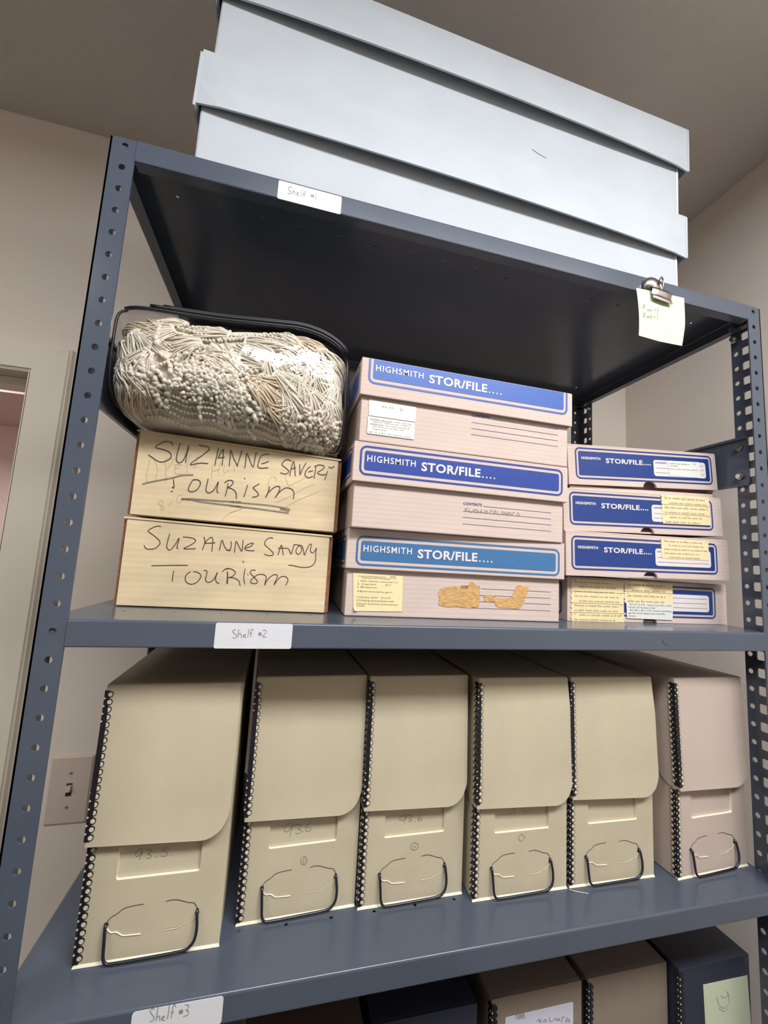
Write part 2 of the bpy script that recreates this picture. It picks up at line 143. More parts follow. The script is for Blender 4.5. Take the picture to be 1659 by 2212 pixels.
# ---------------------------------------------------------------- mesh builder
class MB:
    def __init__(s): s.v = []; s.f = []; s.m = []; s.s = []; s.mats = []
    def mi(s, k):
        if k not in s.mats: s.mats.append(k)
        return s.mats.index(k)
    def add(s, vs, fs, k, smooth=False):
        o = len(s.v); i = s.mi(k); s.v += [tuple(v) for v in vs]
        for f in fs: s.f.append(tuple(o+a for a in f)); s.m.append(i); s.s.append(smooth)
    def box(s, x0,x1,y0,y1,z0,z1, k, b=0, seg=2):
        if b <= 0:
            vs = [(x,y,z) for x in (x0,x1) for y in (y0,y1) for z in (z0,z1)]
            s.add(vs, [(0,1,3,2),(4,6,7,5),(0,4,5,1),(2,3,7,6),(0,2,6,4),(1,5,7,3)], k); return
        bm = bmesh.new(); bmesh.ops.create_cube(bm, size=1)
        for v in bm.verts: v.co = ((x0+x1)/2+v.co.x*(x1-x0), (y0+y1)/2+v.co.y*(y1-y0), (z0+z1)/2+v.co.z*(z1-z0))
        bmesh.ops.bevel(bm, geom=bm.edges[:], offset=b, segments=seg, affect='EDGES', profile=.5)
        s.bm(bm, k)
    def bm(s, bm, k, smooth=False, xf=None):
        bm.verts.ensure_lookup_table(); bm.verts.index_update()
        s.add([(xf @ v.co if xf else v.co) for v in bm.verts], [[v.index for v in f.verts] for f in bm.faces], k, smooth); bm.free()
    def prism(s, poly, y0, y1, k, kside=None, axis='y'):
        # poly in (u,v) extruded along depth
        n = len(poly)
        def P(p, d): return (p[0], d, p[1]) if axis == 'y' else ((d, p[0], p[1]) if axis == 'x' else (p[0], p[1], d))
        s.add([P(p,y0) for p in poly]+[P(p,y1) for p in poly], [tuple(range(n)), tuple(range(2*n-1,n-1,-1))], k)
        s.add([P(p,y0) for p in poly]+[P(p,y1) for p in poly], [(i,(i+1)%n,n+(i+1)%n,n+i) for i in range(n)], kside or k)
    def holed(s, outer, holes, y, t, k, axis='y', kside=None):
        # flat sheet with real holes, thickness t going +depth
        bm = bmesh.new(); es = []
        for lp in [outer]+holes:
            vs = [bm.verts.new((p[0], 0, p[1])) for p in lp]
            for i in range(len(vs)): es.append(bm.edges.new((vs[i], vs[(i+1)%len(vs)])))
        bmesh.ops.triangle_fill(bm, edges=es, use_beauty=True)
        bm.verts.index_update()
        v0 = [v.co.copy() for v in bm.verts]; fs = [[v.index for v in f.verts] for f in bm.faces]
        be = [(e.verts[0].index, e.verts[1].index) for e in bm.edges if len(e.link_faces) == 1]; n = len(v0); bm.free()
        def P(c, d): return (c.x, d, c.z) if axis == 'y' else ((d, c.x, c.z) if axis == 'x' else (c.x, c.z, d))
        V = [P(c,y) for c in v0]+[P(c,y+t) for c in v0]
        s.add(V, fs+[[i+n for i in reversed(f)] for f in fs], k)
        s.add(V, [(a,b,b+n,a+n) for a,b in be], kside or k)
    def tube(s, pts, r, k, n=8, caps=True, rad=None):
        pts = [Vector(p) for p in pts]; N = len(pts); V = []; F = []
        t0 = (pts[1]-pts[0]).normalized(); up = Vector((0,0,1)) if abs(t0.z) < .9 else Vector((1,0,0))
        nrm = t0.cross(up).normalized()
        for i in range(N):
            t = (pts[min(i+1,N-1)]-pts[max(i-1,0)])
            if t.length < 1e-9: t = t0.copy()
            t.normalize(); nrm = (nrm - t*nrm.dot(t))
            if nrm.length < 1e-6: nrm = t.orthogonal()
            nrm.normalize(); bn = t.cross(nrm); rr = rad(i/(N-1)) if rad else r
            for j in range(n):
                a = 2*math.pi*j/n; V.append(pts[i]+(nrm*math.cos(a)+bn*math.sin(a))*rr)
        for i in range(N-1):
            for j in range(n): F.append((i*n+j, i*n+(j+1)%n, (i+1)*n+(j+1)%n, (i+1)*n+j))
        if caps: F += [tuple(range(n-1,-1,-1)), tuple((N-1)*n+j for j in range(n))]
        s.add(V, F, k, True)
    def stroke(s, pts, w, y, k):
        # flat pen stroke lying on the plane y, pts in mm
        p = smooth2([(a/1000, b/1000) for a, b in pts]); h = w/2000; V = []; F = []
        n = len(p)
        for i in range(n):
            a = Vector(p[max(i-1,0)]); b = Vector(p[min(i+1,n-1)]); t = (b-a)
            t = t.normalized() if t.length > 1e-9 else Vector((1,0)); q = Vector((-t.y, t.x))*h; c = Vector(p[i])
            if i == 0: c = c - t*h*.6
            if i == n-1: c = c + t*h*.6
            V += [(c.x+q.x, y, c.y+q.y), (c.x-q.x, y, c.y-q.y)]
        F = [(2*i, 2*i+1, 2*i+3, 2*i+2) for i in range(n-1)]
        s.add(V, F, k)
    def ink(s, key, y, k, dx=0, dz=0, wmul=1):
        w, ss = INK[key]
        for q in ss: s.stroke([(a+dx, b+dz) for a, b in q], w*wmul, y, k)
    def rrect(s, u0,u1,v0,v1, r, y, k, t=0):
        p = rr(u0,u1,v0,v1,r)
        if t: s.prism(p, y, y+t, k)
        else: s.add([(a,y,b) for a,b in p], [tuple(range(len(p)))], k)
    def rframe(s, u0,u1,v0,v1, r, w, y, k):
        a = rr(u0,u1,v0,v1,r); b = rr(u0+w,u1-w,v0+w,v1-w,max(r-w,.0004)); n = len(a)
        s.add([(p[0],y,p[1]) for p in a+b], [(i,(i+1)%n,n+(i+1)%n,n+i) for i in range(n)], k)
    def disc(s, c, r, k, axis='y', h=0, n=14, dome=False):
        V = []; ring = []
        def P(a,b,d): return (c[0]+a, c[1]+d, c[2]+b) if axis == 'y' else ((c[0]+d, c[1]+a, c[2]+b) if axis == 'x' else (c[0]+a, c[1]+b, c[2]+d))
        R1 = r*(.8 if dome else 1)
        V = [P(r*math.cos(2*math.pi*i/n), r*math.sin(2*math.pi*i/n), 0) for i in range(n)]+[P(R1*math.cos(2*math.pi*i/n), R1*math.sin(2*math.pi*i/n), h) for i in range(n)]
        s.add(V, [(i,(i+1)%n,n+(i+1)%n,n+i) for i in range(n)]+[tuple(range(n,2*n))], k)
    def text(s, txt, u0, v0, cap, y, k, width=None, bold=0, spacing=1, shear=0):
        V, F, x0, x1, c = glyphs(txt, bold, spacing)
        sc = cap/c; sx = (width/(x1-x0)) if width else sc
        s.add([(u0+(v[0]-x0)*sx+v[1]*sc*shear, y, v0+v[1]*sc) for v in V], F, k)
    def build(s, name, parent=None, auto=True):
        me = bpy.data.meshes.new(name); me.from_pydata(s.v, [], s.f)
        for k in s.mats: me.materials.append(M[k])
        me.polygons.foreach_set('material_index', s.m); me.polygons.foreach_set('use_smooth', s.s)
        bm = bmesh.new(); bm.from_mesh(me)
        me.update(); bm.free()
        o = bpy.data.objects.new(name, me); COL.objects.link(o)
        if parent: o.parent = parent
        return o
def smooth2(p, sub=3):
    if len(p) < 3: return p
    o = []
    for i in range(len(p)-1):
        a = p[max(i-1,0)]; b = p[i]; c = p[i+1]; d = p[min(i+2,len(p)-1)]
        for j in range(sub):
            t = j/sub
            o.append(tuple(.5*((2*b[q])+(-a[q]+c[q])*t+(2*a[q]-5*b[q]+4*c[q]-d[q])*t*t+(-a[q]+3*b[q]-3*c[q]+d[q])*t**3) for q in range(len(b))))
    o.append(p[-1]); return o
def rr(u0,u1,v0,v1,r,n=5):
    p = []
    for cx,cz,a0 in ((u1-r,v1-r,0),(u0+r,v1-r,90),(u0+r,v0+r,180),(u1-r,v0+r,270)):
        for i in range(n+1):
            a = math.radians(a0+90*i/n); p.append((cx+r*math.cos(a), cz+r*math.sin(a)))
    return p
def circ(cx, cz, r, n=12): return [(cx+r*math.cos(2*math.pi*i/n), cz+r*math.sin(2*math.pi*i/n)) for i in range(n)]
_g = {}
def glyphs(txt, bold=0, spacing=1):
    key = (txt, bold, spacing)
    if key in _g: return _g[key]
    def mk(t):
        c = bpy.data.curves.new('t','FONT'); c.body = t; c.size = 1; c.offset = bold; c.space_character = spacing; c.resolution_u = 3
        o = bpy.data.objects.new('t', c); COL.objects.link(o)
        bpy.context.view_layer.update()
        me = o.evaluated_get(bpy.context.evaluated_depsgraph_get()).to_mesh()
        V = [tuple(v.co) for v in me.vertices]; F = [tuple(p.vertices) for p in me.polygons]
        bpy.data.objects.remove(o); bpy.data.curves.remove(c); return V, F
    V, F = mk(txt); H, _ = mk('H')
    xs = [v[0] for v in V]; r = (V, F, min(xs), max(xs), max(h[1] for h in H)); _g[key] = r
    return r
def typed(mb, lines, u0, v0, dv, cap, y, k):
    for i, (dx, t) in enumerate(lines):
        if t: mb.text(t, u0+dx, v0-i*dv, cap, y, k, spacing=1.15)
def faded(mb, u0, u1, v, h, y, k, seed):
    # a row of illegible typed characters
    r = random.Random(seed); u = u0
    while u < u1:
        for _ in range(r.randint(2,8)):
            if u >= u1: break
            t = r.choice((0,1,2))
            mb.add([(u,y,v),(u+h*.45,y,v),(u+h*.45,y,v+h*r.uniform(.45,.9)),(u,y,v+h*r.uniform(.5,.8))], [(0,1,2,3)], k)
            u += h*.72
        u += h*.7
def tag(o, label=None, cat=None, group=None, kind=None):
    if label: o['label'] = label
    if cat: o['category'] = cat
    if group: o['group'] = group
    if kind: o['kind'] = kind
    return o
def empty(name, loc, yaw=0, roll=0):
    o = bpy.data.objects.new(name, None); COL.objects.link(o); o.location = loc; o.rotation_euler = (0, -roll, yaw)
    o.empty_display_size = .02
    return o
# ---------------------------------------------------------------- room
XL, XR, YB, YF, ZF, ZC = -1.9, 1.1529, .505, -3.0, -2.13, .474
DX0, DX1, DZ = -1.15, -.306, -.092       # door opening in the back wall
def struct(name, fn):
    mb = MB(); fn(mb); o = mb.build(name); o['kind'] = 'structure'; return o
struct('floor', lambda m: m.box(XL-.1, XR+.1, YF-.1, 3.0, ZF-.1, ZF, 'floor'))
struct('ceiling', lambda m: m.box(XL-.1, XR+.1, YF-.1, YB+.12, ZC, ZC+.1, 'ceil'))
struct('wall_right', lambda m: m.box(XR, XR+.1, YF-.1, YB+.12, ZF, ZC, 'wall'))
struct('wall_left', lambda m: m.box(XL-.1, XL, YF-.1, YB+.12, ZF, ZC, 'wall'))
struct('wall_front', lambda m: m.box(XL, XR, YF-.1, YF, ZF, ZC, 'wall'))
def backwall(m):
    m.holed([(XL,ZF),(XR,ZF),(XR,ZC),(XL,ZC)], [[(DX0,ZF+.0005),(DX1,ZF+.0005),(DX1,DZ),(DX0,DZ)]], YB, .12, 'wall')
struct('wall_back', backwall)
def base(m): m.box(DX1+.075, XR, YB-.012, YB, ZF, ZF+.1, 'trimp', .003)
struct('baseboard_back', base)
struct('baseboard_right', lambda m: m.box(XR-.012, XR, YF, YB-.012, ZF, ZF+.1, 'trimp', .003))
def frame(m):
    w = .068; p = .016
    pts = [(DX1,ZF),(DX1+w,ZF),(DX1+w,DZ+.058),(DX0-w,DZ+.058),(DX0-w,ZF),(DX0,ZF),(DX0,DZ),(DX1,DZ)]
    bm = bmesh.new(); vs = [bm.verts.new((a, YB-p, b)) for a, b in pts]; f = bm.faces.new(vs)
    r = bmesh.ops.extrude_face_region(bm, geom=[f]); 
    for e in r['geom']:
        if isinstance(e, bmesh.types.BMVert): e.co.y += p+.001
    ed = [e for e in bm.edges if all(abs(v.co.y-(YB-p)) < 1e-5 for v in e.verts)]
    bmesh.ops.bevel(bm, geom=ed, offset=.004, segments=3, affect='EDGES')
    m.bm(bm, 'trimp')
    # reveal of the opening and its stop
    m.box(DX1-.002, DX1+.001, YB-p+.004, YB+.13, ZF, DZ, 'trimp'); m.box(DX1-.016, DX1-.002, YB+.03, YB+.075, ZF, DZ-.002, 'trimp', .002)
    m.box(DX0, DX1-.002, YB-p+.004, YB+.13, DZ-.002, DZ+.001, 'trimp'); m.box(DX0, DX1-.016, YB+.03, YB+.075, DZ-.018, DZ-.002, 'trimp', .002)
    m.box(DX0-.001, DX0+.002, YB-p+.004, YB+.13, ZF, DZ, 'trimp')
    # mitre crack in the paint at the corner
    m.add([(DX1+w-.003,YB-p-.0003,DZ+.054),(DX1+w-.0036,YB-p-.0003,DZ+.0544),(DX1+w-.024,YB-p-.0003,DZ+.0405),(DX1+w-.0238,YB-p-.0003,DZ+.0402)],[(0,1,2,3)],'plate')
fr = struct('trim_1', frame)
# the room seen through the doorway
def beyond(m):
    m.box(-2.6, -2.5, YB+.12, 2.0, ZF, .3, 'wallp'); m.box(-2.5, .2, 1.9, 2.0, ZF, .3, 'wallp'); m.box(.2, .3, YB+.12, 2.0, ZF, .3, 'wallp')
struct('wall_hall', beyond)
struct('ceiling_hall', lambda m: m.box(-2.6, .3, YB+.12, 2.0, .3, .36, 'wallp'))
struct('wall_hall_soffit', lambda m: m.box(-2.5, .2, 1.35, 1.9, .12, .3, 'wallp'))
# light switch
sw = empty('light_switch', (-.137, YB, -.893)); tag(sw, 'beige toggle light switch on the back wall left of the tan file boxes', 'light switch')
m = MB(); p = rr(-.0355,.0355,-.0605,.0605,.002,2); q = rr(-.0325,.0325,-.0575,.0575,.002,2); n = len(p)
m.add([(a,0,b) for a,b in p]+[(a,-.003,b) for a,b in p]+[(a,-.006,b) for a,b in q], [(i,(i+1)%n,n+(i+1)%n,n+i) for i in range(n)]+[(n+i,n+(i+1)%n,2*n+(i+1)%n,2*n+i) for i in range(n)], 'plate')
m.holed(q, [[(-.005,-.012),(.005,-.012),(.005,.012),(-.005,.012)]], -.006, .004, 'plate')
m.box(-.006,.006,-.003,-.001,-.013,.013,'slit'); m.build('cover_plate', sw)
m = MB(); m.box(-.0042,.0042,-.0125,-.002,-.002,.008,'toggle',.0015); m.build('toggle', sw)
for z in (-.030,.030):
    m = MB(); m.disc((0,-.006,z), .003, 'screw', h=-.0012, dome=True); m.box(-.0025,.0025,-.0074,-.007,z-.0004,z+.0004,'slit'); m.build('screw', sw)
# ---------------------------------------------------------------- shelving unit
W, D, PW, PD, PT = .9144, .406, .0250, .0433, .0018
PITCH, Z0, LIP = .02522, -.0079, .0257
SZ = [.002, -.5005, -.836, -1.224, -1.66]
unit = empty('steel_shelving_unit', (0,0,ZF)); tag(unit, 'blue grey painted steel shelving unit with perforated posts against the back wall', 'shelving unit')
unit.location = (0,0,ZF); UZ = -ZF
def post_mesh(mx, my, PD=PD):
    # L-shaped perforated post, outer corner at (0,0), mirrored by mx/my
    m = MB(); n = int((-Z0-ZF)/PITCH)+1
    top = 0.0
    zs = [0.0]+[Z0-PITCH*(k+.5) for k in range(n)]
    for k in range(len(zs)-1):
        za, zb = zs[k], max(zs[k+1], ZF)
        if za-zb < .004: continue
        zc = Z0-PITCH*k
        hf = [circ(.0141, zc, .0034)] if zc-.004 > zb and zc+.0036 < za else []
        m.holed([(0,zb),(PW,zb),(PW,za),(0,za)], hf, 0, PT, 'steel')
        hs = []
        if PD < .04: hs = []
        elif zc-.008 > zb and zc+.0076 < za:
            hs = [circ(.0365, zc, .0037, 12), rr(.0168,.0272,zc-.0066,zc+.0066,.002,2)] 
        elif zc-.004 > zb and zc+.0036 < za: hs = [circ(.0365, zc, .0037, 12)]
        m.holed([(0,zb),(PD,zb),(PD,za),(0,za)], hs, 0, PT, 'steel', axis='x')
    m.v = [(x if mx > 0 else -x, y if my > 0 else -y, z+UZ) for x,y,z in m.v]
    return m
for px, py, mx, my in ((0,0,1,1),(W,0,-1,1),(0,D,1,-1),(W,D,-1,-1)):
    o = post_mesh(mx, my, PD if mx < 0 else .0315).build('post', unit); o.location = (px, py, 0)
def shelf(i, z):
    m = MB()
    hol = [circ(.1013+.0502*k, .063, .0021, 8) for k in range(-1, 16)] + [circ(.1013+.0502*k, D-.063, .0021, 8) for k in range(-1,16)]
    x0, x1, y0, y1 = PT+.0004, W-PT-.0004, -.0012, D-PT-.0005
    zz = z+UZ
    m.holed([(x0+.0024,y0+.0024),(x1-.0024,y0+.0024),(x1-.0024,y1-.0024),(x0+.0024,y1-.0024)], hol, zz-.0012, .0012, 'steel', axis='z')
    # rolled rim: rounded edge, skirt, inward return
    def rim(a, b, inn):
        # a->b along the edge (outer line), inn = inward direction
        q_ = .0026
        prof = [(q_-q_*math.sin(math.pi/2*i/7), -q_+q_*math.cos(math.pi/2*i/7)) for i in range(8)]+[(0,-LIP+.0015),(.0004,-LIP+.0004),(.0014,-LIP),(.014,-LIP),(.014,-LIP+.0012),(.0014,-LIP+.0012),(.0012,-.0028),(.0026,-.0012)]
        V = []; n = len(prof)
        for e in (a, b):
            for q in prof: V.append((e[0]+inn[0]*q[0], e[1]+inn[1]*q[0], zz+q[1]))
        m.add(V, [(j,(j+1)%n,n+(j+1)%n,n+j) for j in range(7,n)], 'steel', False)
        m.add(V[:8]+V[n:n+8], [(j,j+1,8+j+1,8+j) for j in range(7)], 'steel', True)
    rim((PW+.0006,y0),(W-PW-.0006,y0),(0,1)); 
    rim((x0,PT+.001),(x0,y1),(1,0)); rim((x1,PT+.001),(x1,y1),(-1,0)); rim((x0,y1),(x1,y1),(0,-1))
    m.box(x0, PW+.0006, PT+.0003, PT+.0015, zz-LIP, zz, 'steel'); m.box(W-PW-.0006, x1, PT+.0003, PT+.0015, zz-LIP, zz, 'steel')
    return m.build('shelf', unit)
shelves = [shelf(i, z) for i, z in enumerate(SZ)]
m = MB(); m.stroke([(706,15),(709,10.5),(713,8),(718,7)], .45, -.0015, 'slit')
o = m.build('scratch_mark', shelves[1]); o.location = (0,0,-.5265+UZ)
def shelf_label(i, u0, u1, v0, v1, r, key, base, rot=0):
    m = MB(); m.rrect(u0,u1,v0,v1,r,-.0018,'sticker',.0004); m.ink(key, -.0021, 'pencil')
    o = m.build('shelf_label', shelves[i]); o.location = (0,0,base+UZ); return o
shelf_label(0, .1730,.2464,.0012,.0245,.002,'shelf_1',-.0259)['label'] = 'white sticker pencilled Shelf #1'
shelf_label(1, .1546,.2300,.0004,.0255,.002,'shelf_2',-.5265)['label'] = 'white sticker pencilled Shelf #2'
o = shelf_label(2, .1187,.1948,.0020,.0250,.003,'shelf_3',-.8625); o['label'] = 'white sticker pencilled Shelf #3'
# side braces and bolts
for x, sx in ((PT+.0004,1),(W-PT-.0004,-1)):
    for zt in (-.2010, -1.05):
        zb = zt-.080; m = MB()
        prof = [(0,zt),(.005,zt),(.005,zt-.004),(.0038,zt-.004),(.0038,zt-.0015),(.0015,zt-.0015),(.0015,zb+.0015),(.0038,zb+.0015),(.0038,zb+.004),(.005,zb+.004),(.005,zb),(0,zb)]
        prof = [(x+sx*a, b+UZ) for a, b in prof]
        m.prism(prof, .0235, D-.0235, 'steel'); m.build('side_brace', unit)
def bolt(x, y, z, sx):
    m = MB(); m.disc((x,y,z), .0062, 'bolt', axis='x', h=sx*.0022, n=16, dome=True); m.disc((x+sx*.0022,y,z), .004, 'bolt', axis='x', h=sx*.004, n=6); m.build('bolt', unit)
for x, sx in ((PT+.0022,1),(W-PT-.0022,-1)):
    for y in (.0365, D-.0365):
        if sx > 0: continue
        for z in (-.2175,-.2645,-1.067,-1.114): bolt(x, y, z+UZ, sx)
        for zs_ in SZ[:4]: bolt(x+sx*.0012, y, zs_-.018+UZ, sx)
        for z in (-.0325,): bolt(x, y, z+UZ, sx)
# ---------------------------------------------------------------- big blue grey boxes
def costume_box(loc, w, d, hb, lid_x0, lid_w, lz0, lh, roll, lroll, label, mark=False):
    r = empty('archival_box', loc, 0, roll); tag(r, label, 'box', 'long blue grey boxes on the top shelf')
    m = MB(); m.box(0,w,0,d,0,hb,'blueboard',.0025)
    m.box(w-.0055,w-.0015,-.0005,.001,.001,hb-.002,'boardedge')
    m.build('base', r)
    m = MB(); nx = 26; t = .0022; x0 = lid_x0; x1 = lid_x0+lid_w; ov = .005
    def flare(s): return .010*math.sin(math.pi*s)**.5 if 0 < s < 1 else 0
    # front wall bows out along its lower edge
    V = []; 
    for i in range(nx+1):
        s = i/nx; x = x0+(x1-x0)*s; f = flare(s)
        V += [(x,-ov,lz0+lh),(x,-ov-f*.3,lz0+lh*.4),(x,-ov-f,lz0),(x,-ov-f+t,lz0),(x,-ov+t,lz0+lh*.4),(x,-ov+t,lz0+lh-t)]
    F = []; K = 6
    for i in range(nx):
        for j in range(K-1): F.append((i*K+j, i*K+j+1, (i+1)*K+j+1, (i+1)*K+j))
    m.add(V, F, 'blueboard', False)
    for xx in (0, nx): m.add([V[xx*K+j] for j in range(K)], [tuple(range(K))], 'blueboard')
    m.box(x0, x1, -ov, d+ov, lz0+lh-t, lz0+lh, 'blueboard', .0012)
    m.box(x0, x0+t, -ov, d+ov, lz0, lz0+lh-t, 'blueboard', .0008); m.box(x1-t, x1, -ov, d+ov, lz0, lz0+lh-t, 'blueboard', .0008)
    m.box(x0+t, x1-t, d+ov-t, d+ov, lz0, lz0+lh-t, 'blueboard')
    # folded corner pleats and pale edge tape
    m.box(x1-.0025, x1+.0016, -ov-.0006, .03, lz0+.001, lz0+lh-.001, 'blueboard', .0006)
    m.box(x0-.0028, x0+.0004, -ov-.0006, .03, lz0-.004, lz0+lh-.004, 'blueboard', .0008)
    if mark: m.stroke([(420,lz0*1000-52),(432,lz0*1000-56),(442,lz0*1000-58)], .7, -.0005, 'typed')
    lid = m.build('lid', r)
    lid.rotation_euler = (0, -lroll, 0)
    return r
costume_box((.080,.006,SZ[0]+.0004), .680, .385, .128, -.006, .697, .0665, .0705, 0, -.0235, 'lower of two long blue grey lidded boxes, resting on the top shelf')
costume_box((.0865,.006,.1400), .679, .385, .140, -.006, .699, .0790, .076, -.0235, .0, 'upper of two long blue grey lidded boxes, stacked highest near the ceiling', True)
# ---------------------------------------------------------------- kraft boxes
def kraft_box(loc, yaw, w, d, zc, inks, label):
    r = empty('cardboard_box', loc, yaw); tag(r, label, 'box', 'kraft boxes marked tourism on the second shelf')
    bl, br, tr, tl = zc; c = .0035; t = .004
    m = MB()
    def slab(y0, y1, e, k):
        V = [(e,y0,bl),(w-e,y0,br),(w-e,y0,tr),(e,y0,tl),(e,y1,bl),(w-e,y1,br),(w-e,y1,tr),(e,y1,tl)]
        m.add(V, [(0,1,2,3),(7,6,5,4),(0,4,5,1),(3,2,6,7),(1,5,6,2),(4,0,3,7)], k)
    slab(t, d, .0015, 'kraft'); body = m; body.build('carton', r)
    m = MB()
    # front panel with chamfered raw corrugated edges
    V = [(c,0,bl+.001),(w-c,0,br+.001),(w-c,0,tr-.001),(c,0,tl-.001),(0,t,bl),(w,t,br),(w,t,tr),(0,t,tl)]
    m.add(V, [(0,1,2,3),(3,2,6,7),(0,4,5,1)], 'kraft'); m.add(V, [(1,5,6,2),(4,0,3,7)], 'kraftedge')
    m.box(w, w+.0012, t, .05, br+.002, tr-.002, 'kraftedge'); m.box(-.0012, 0, t, .06, bl+.002, tl-.002, 'kraftedge')
    for key, k, dy in inks: m.ink(key, dy, k)
    m.build('front_panel', r)
    m = MB(); m.add([(0,-.0012,tl-.0012),(w,-.0012,tr-.0012),(w,d*.5,tr+.0012),(0,d*.5,tl+.0012),(0,-.0012,tl+.001),(w,-.0012,tr+.001)], [(0,1,5,4),(4,5,2,3)], 'kraft')
    m.build('top_flap', r)
    return r
kraft_box((.027,.101,SZ[1]+.0004), -.081, .248, .27, (0,0,.0975,.1040), [('card_low_ink','marker',-.0004)], 'lower kraft box hand lettered in dark marker, standing directly on the second shelf')
kraft_box((.030,.0975,-.3950), -.075, .249, .27, (.0022,-.0025,.0928,.1055), [('card_up_pencil','pencilf',-.0003),('card_up_marker','markergrey',-.0004),('card_up_ink','marker',-.0006)], 'upper kraft box with its lettering double underlined in grey, under the vinyl bag')
# ---------------------------------------------------------------- stor/file boxes
def lid_shell(m, w, d, h, t, k, notch=None):
    m.box(0,w,0,d,h-t,h,k,.0012)
    m.box(0,t,t,d,0,h-t*.9,k); m.box(w-t,w,t,d,0,h-t*.9,k); m.box(t,w-t,d-t,d,0,h-t*.9,k)
    if notch:
        nu, nr, nh = notch
        pts = [(0,0)]+[(nu-nr*math.cos(math.pi*i/12), nh*math.sin(math.pi*i/12)) for i in range(13)]+[(w,0),(w,h-t*.5),(0,h-t*.5)]
        m.prism(pts, 0, t, k, 'pinkboard')
    else: m.box(0,w,0,t,0,h-t*.5,k,.0008)
def side_graphic(m, x, d, v0, v1, blue):
    # border print on the left side of a lid
    y0, y1 = .012, d-.012
    a = rr(y0,y1,v0,v1,.006); b = rr(y0+.0026,y1-.0026,v0+.0026,v1-.0026,.004); c = rr(y0+.006,y1-.006,v0+.006,v1-.006,.002); n = len(a)
    m.add([(x,p[0],p[1]) for p in a+b], [(i,(i+1)%n,n+(i+1)%n,n+i) for i in range(n)], blue)
    m.add([(x,p[0],p[1]) for p in c], [tuple(range(n))], blue)
def big_box(lid_loc, base_loc, yaw, hb, blue, us, vb, extra, label, bw=.298, lw=.3045, lh=.0500, d=.325):
    r = empty('storage_box', base_loc, yaw); tag(r, label, 'box', 'tall lidded boxes in the middle stack')
    m = MB(); m.box(0,bw,0,d,0,hb,'pinkboard',.0012)
    sh = {'cont':(0,0)}
    extra(m); m.build('base', r)
    m = MB(); lid_shell(m, lw, d+.012, lh, .003, 'pinkboard')
    y = -.0003; u0 = .0118+us; u1 = .2968+us*.15; v1 = min(vb+.0375, lh-.0012)
    cut = vb+.0375 > lh
    m.rframe(u0,u1,vb,vb+.0375,.0085,.0026,y,blue) if not cut else None
    if cut:
        # print runs off the top edge of this lid
        def fr_(a0,a1,b0,b1,r_,k,inner=None):
            p = [q for q in rr(a0,a1,b0,b1+.02,r_) if q[1] < lh-.001]; p = sorted([q for q in p if q[0] < (a0+a1)/2], key=lambda q: -q[1])+sorted([q for q in p if q[0] >= (a0+a1)/2], key=lambda q: q[1])
            return [(p[0][0],lh-.001)]+p+[(p[-1][0],lh-.001)]
        A = fr_(u0,u1,vb,lh,.0085,blue); B = fr_(u0+.0026,u1-.0026,vb+.0026,lh,.0062,blue); n = len(A)
        m.add([(p[0],y,p[1]) for p in A+B], [(i,i+1,n+i+1,n+i) for i in range(n-1)], blue)
        Cc = fr_(u0+.0062,u1-.0062,vb+.0068,lh,.003,blue); m.add([(p[0],y,p[1]) for p in Cc], [tuple(range(len(Cc)))], blue)
    else:
        m.rrect(u0+.0060,u1-.0060,vb+.0064,vb+.0375-.0064,.003,y,blue)
    m.text('HIGHSMITH', .0210+us, vb+.0178, .0078, y-.0004, 'printw', width=.0630, bold=.018, spacing=1.2)
    m.text('STOR/FILE', .0918+us, vb+.0138, .0110, y-.0004, 'printw', width=.0825, bold=.03, spacing=1.08)
    for i in range(4): m.disc((.1778+us+i*.0056, y-.0004, vb+.0136+.0008), .00115, 'printw', h=-.0001)
    side_graphic(m, -.0003, d+.012, vb if vb < .01 else .006, vb+.0375 if vb < .01 else .044, blue)
    lid = m.build('lid', r)
    dx = Vector(lid_loc)-Vector(base_loc); c, s_ = math.cos(yaw), math.sin(yaw)
    lid.location = (dx.x*c+dx.y*s_, -dx.x*s_+dx.y*c, dx.z)
    return r
def contents(m, u0, v0, hide=None, y=-.0003, step=.0085):
    m.text('CONTENTS', u0, v0, .0036, y, 'inkblue', width=.027, bold=.02)
    for i in range(4):
        m.box(u0+(.029 if i == 0 else 0), u0+.1325, y-.0001, y, v0-i*step, v0-i*step+.00045, 'inkblue')
def paper(r, name, poly, y, k, fn=None, t=.0003, label=None):
    m = MB(); m.prism(poly, y, y+t, k)
    if fn: fn(m, y-.00025)
    o = m.build(name, r)
    if label: o['label'] = label
    return o
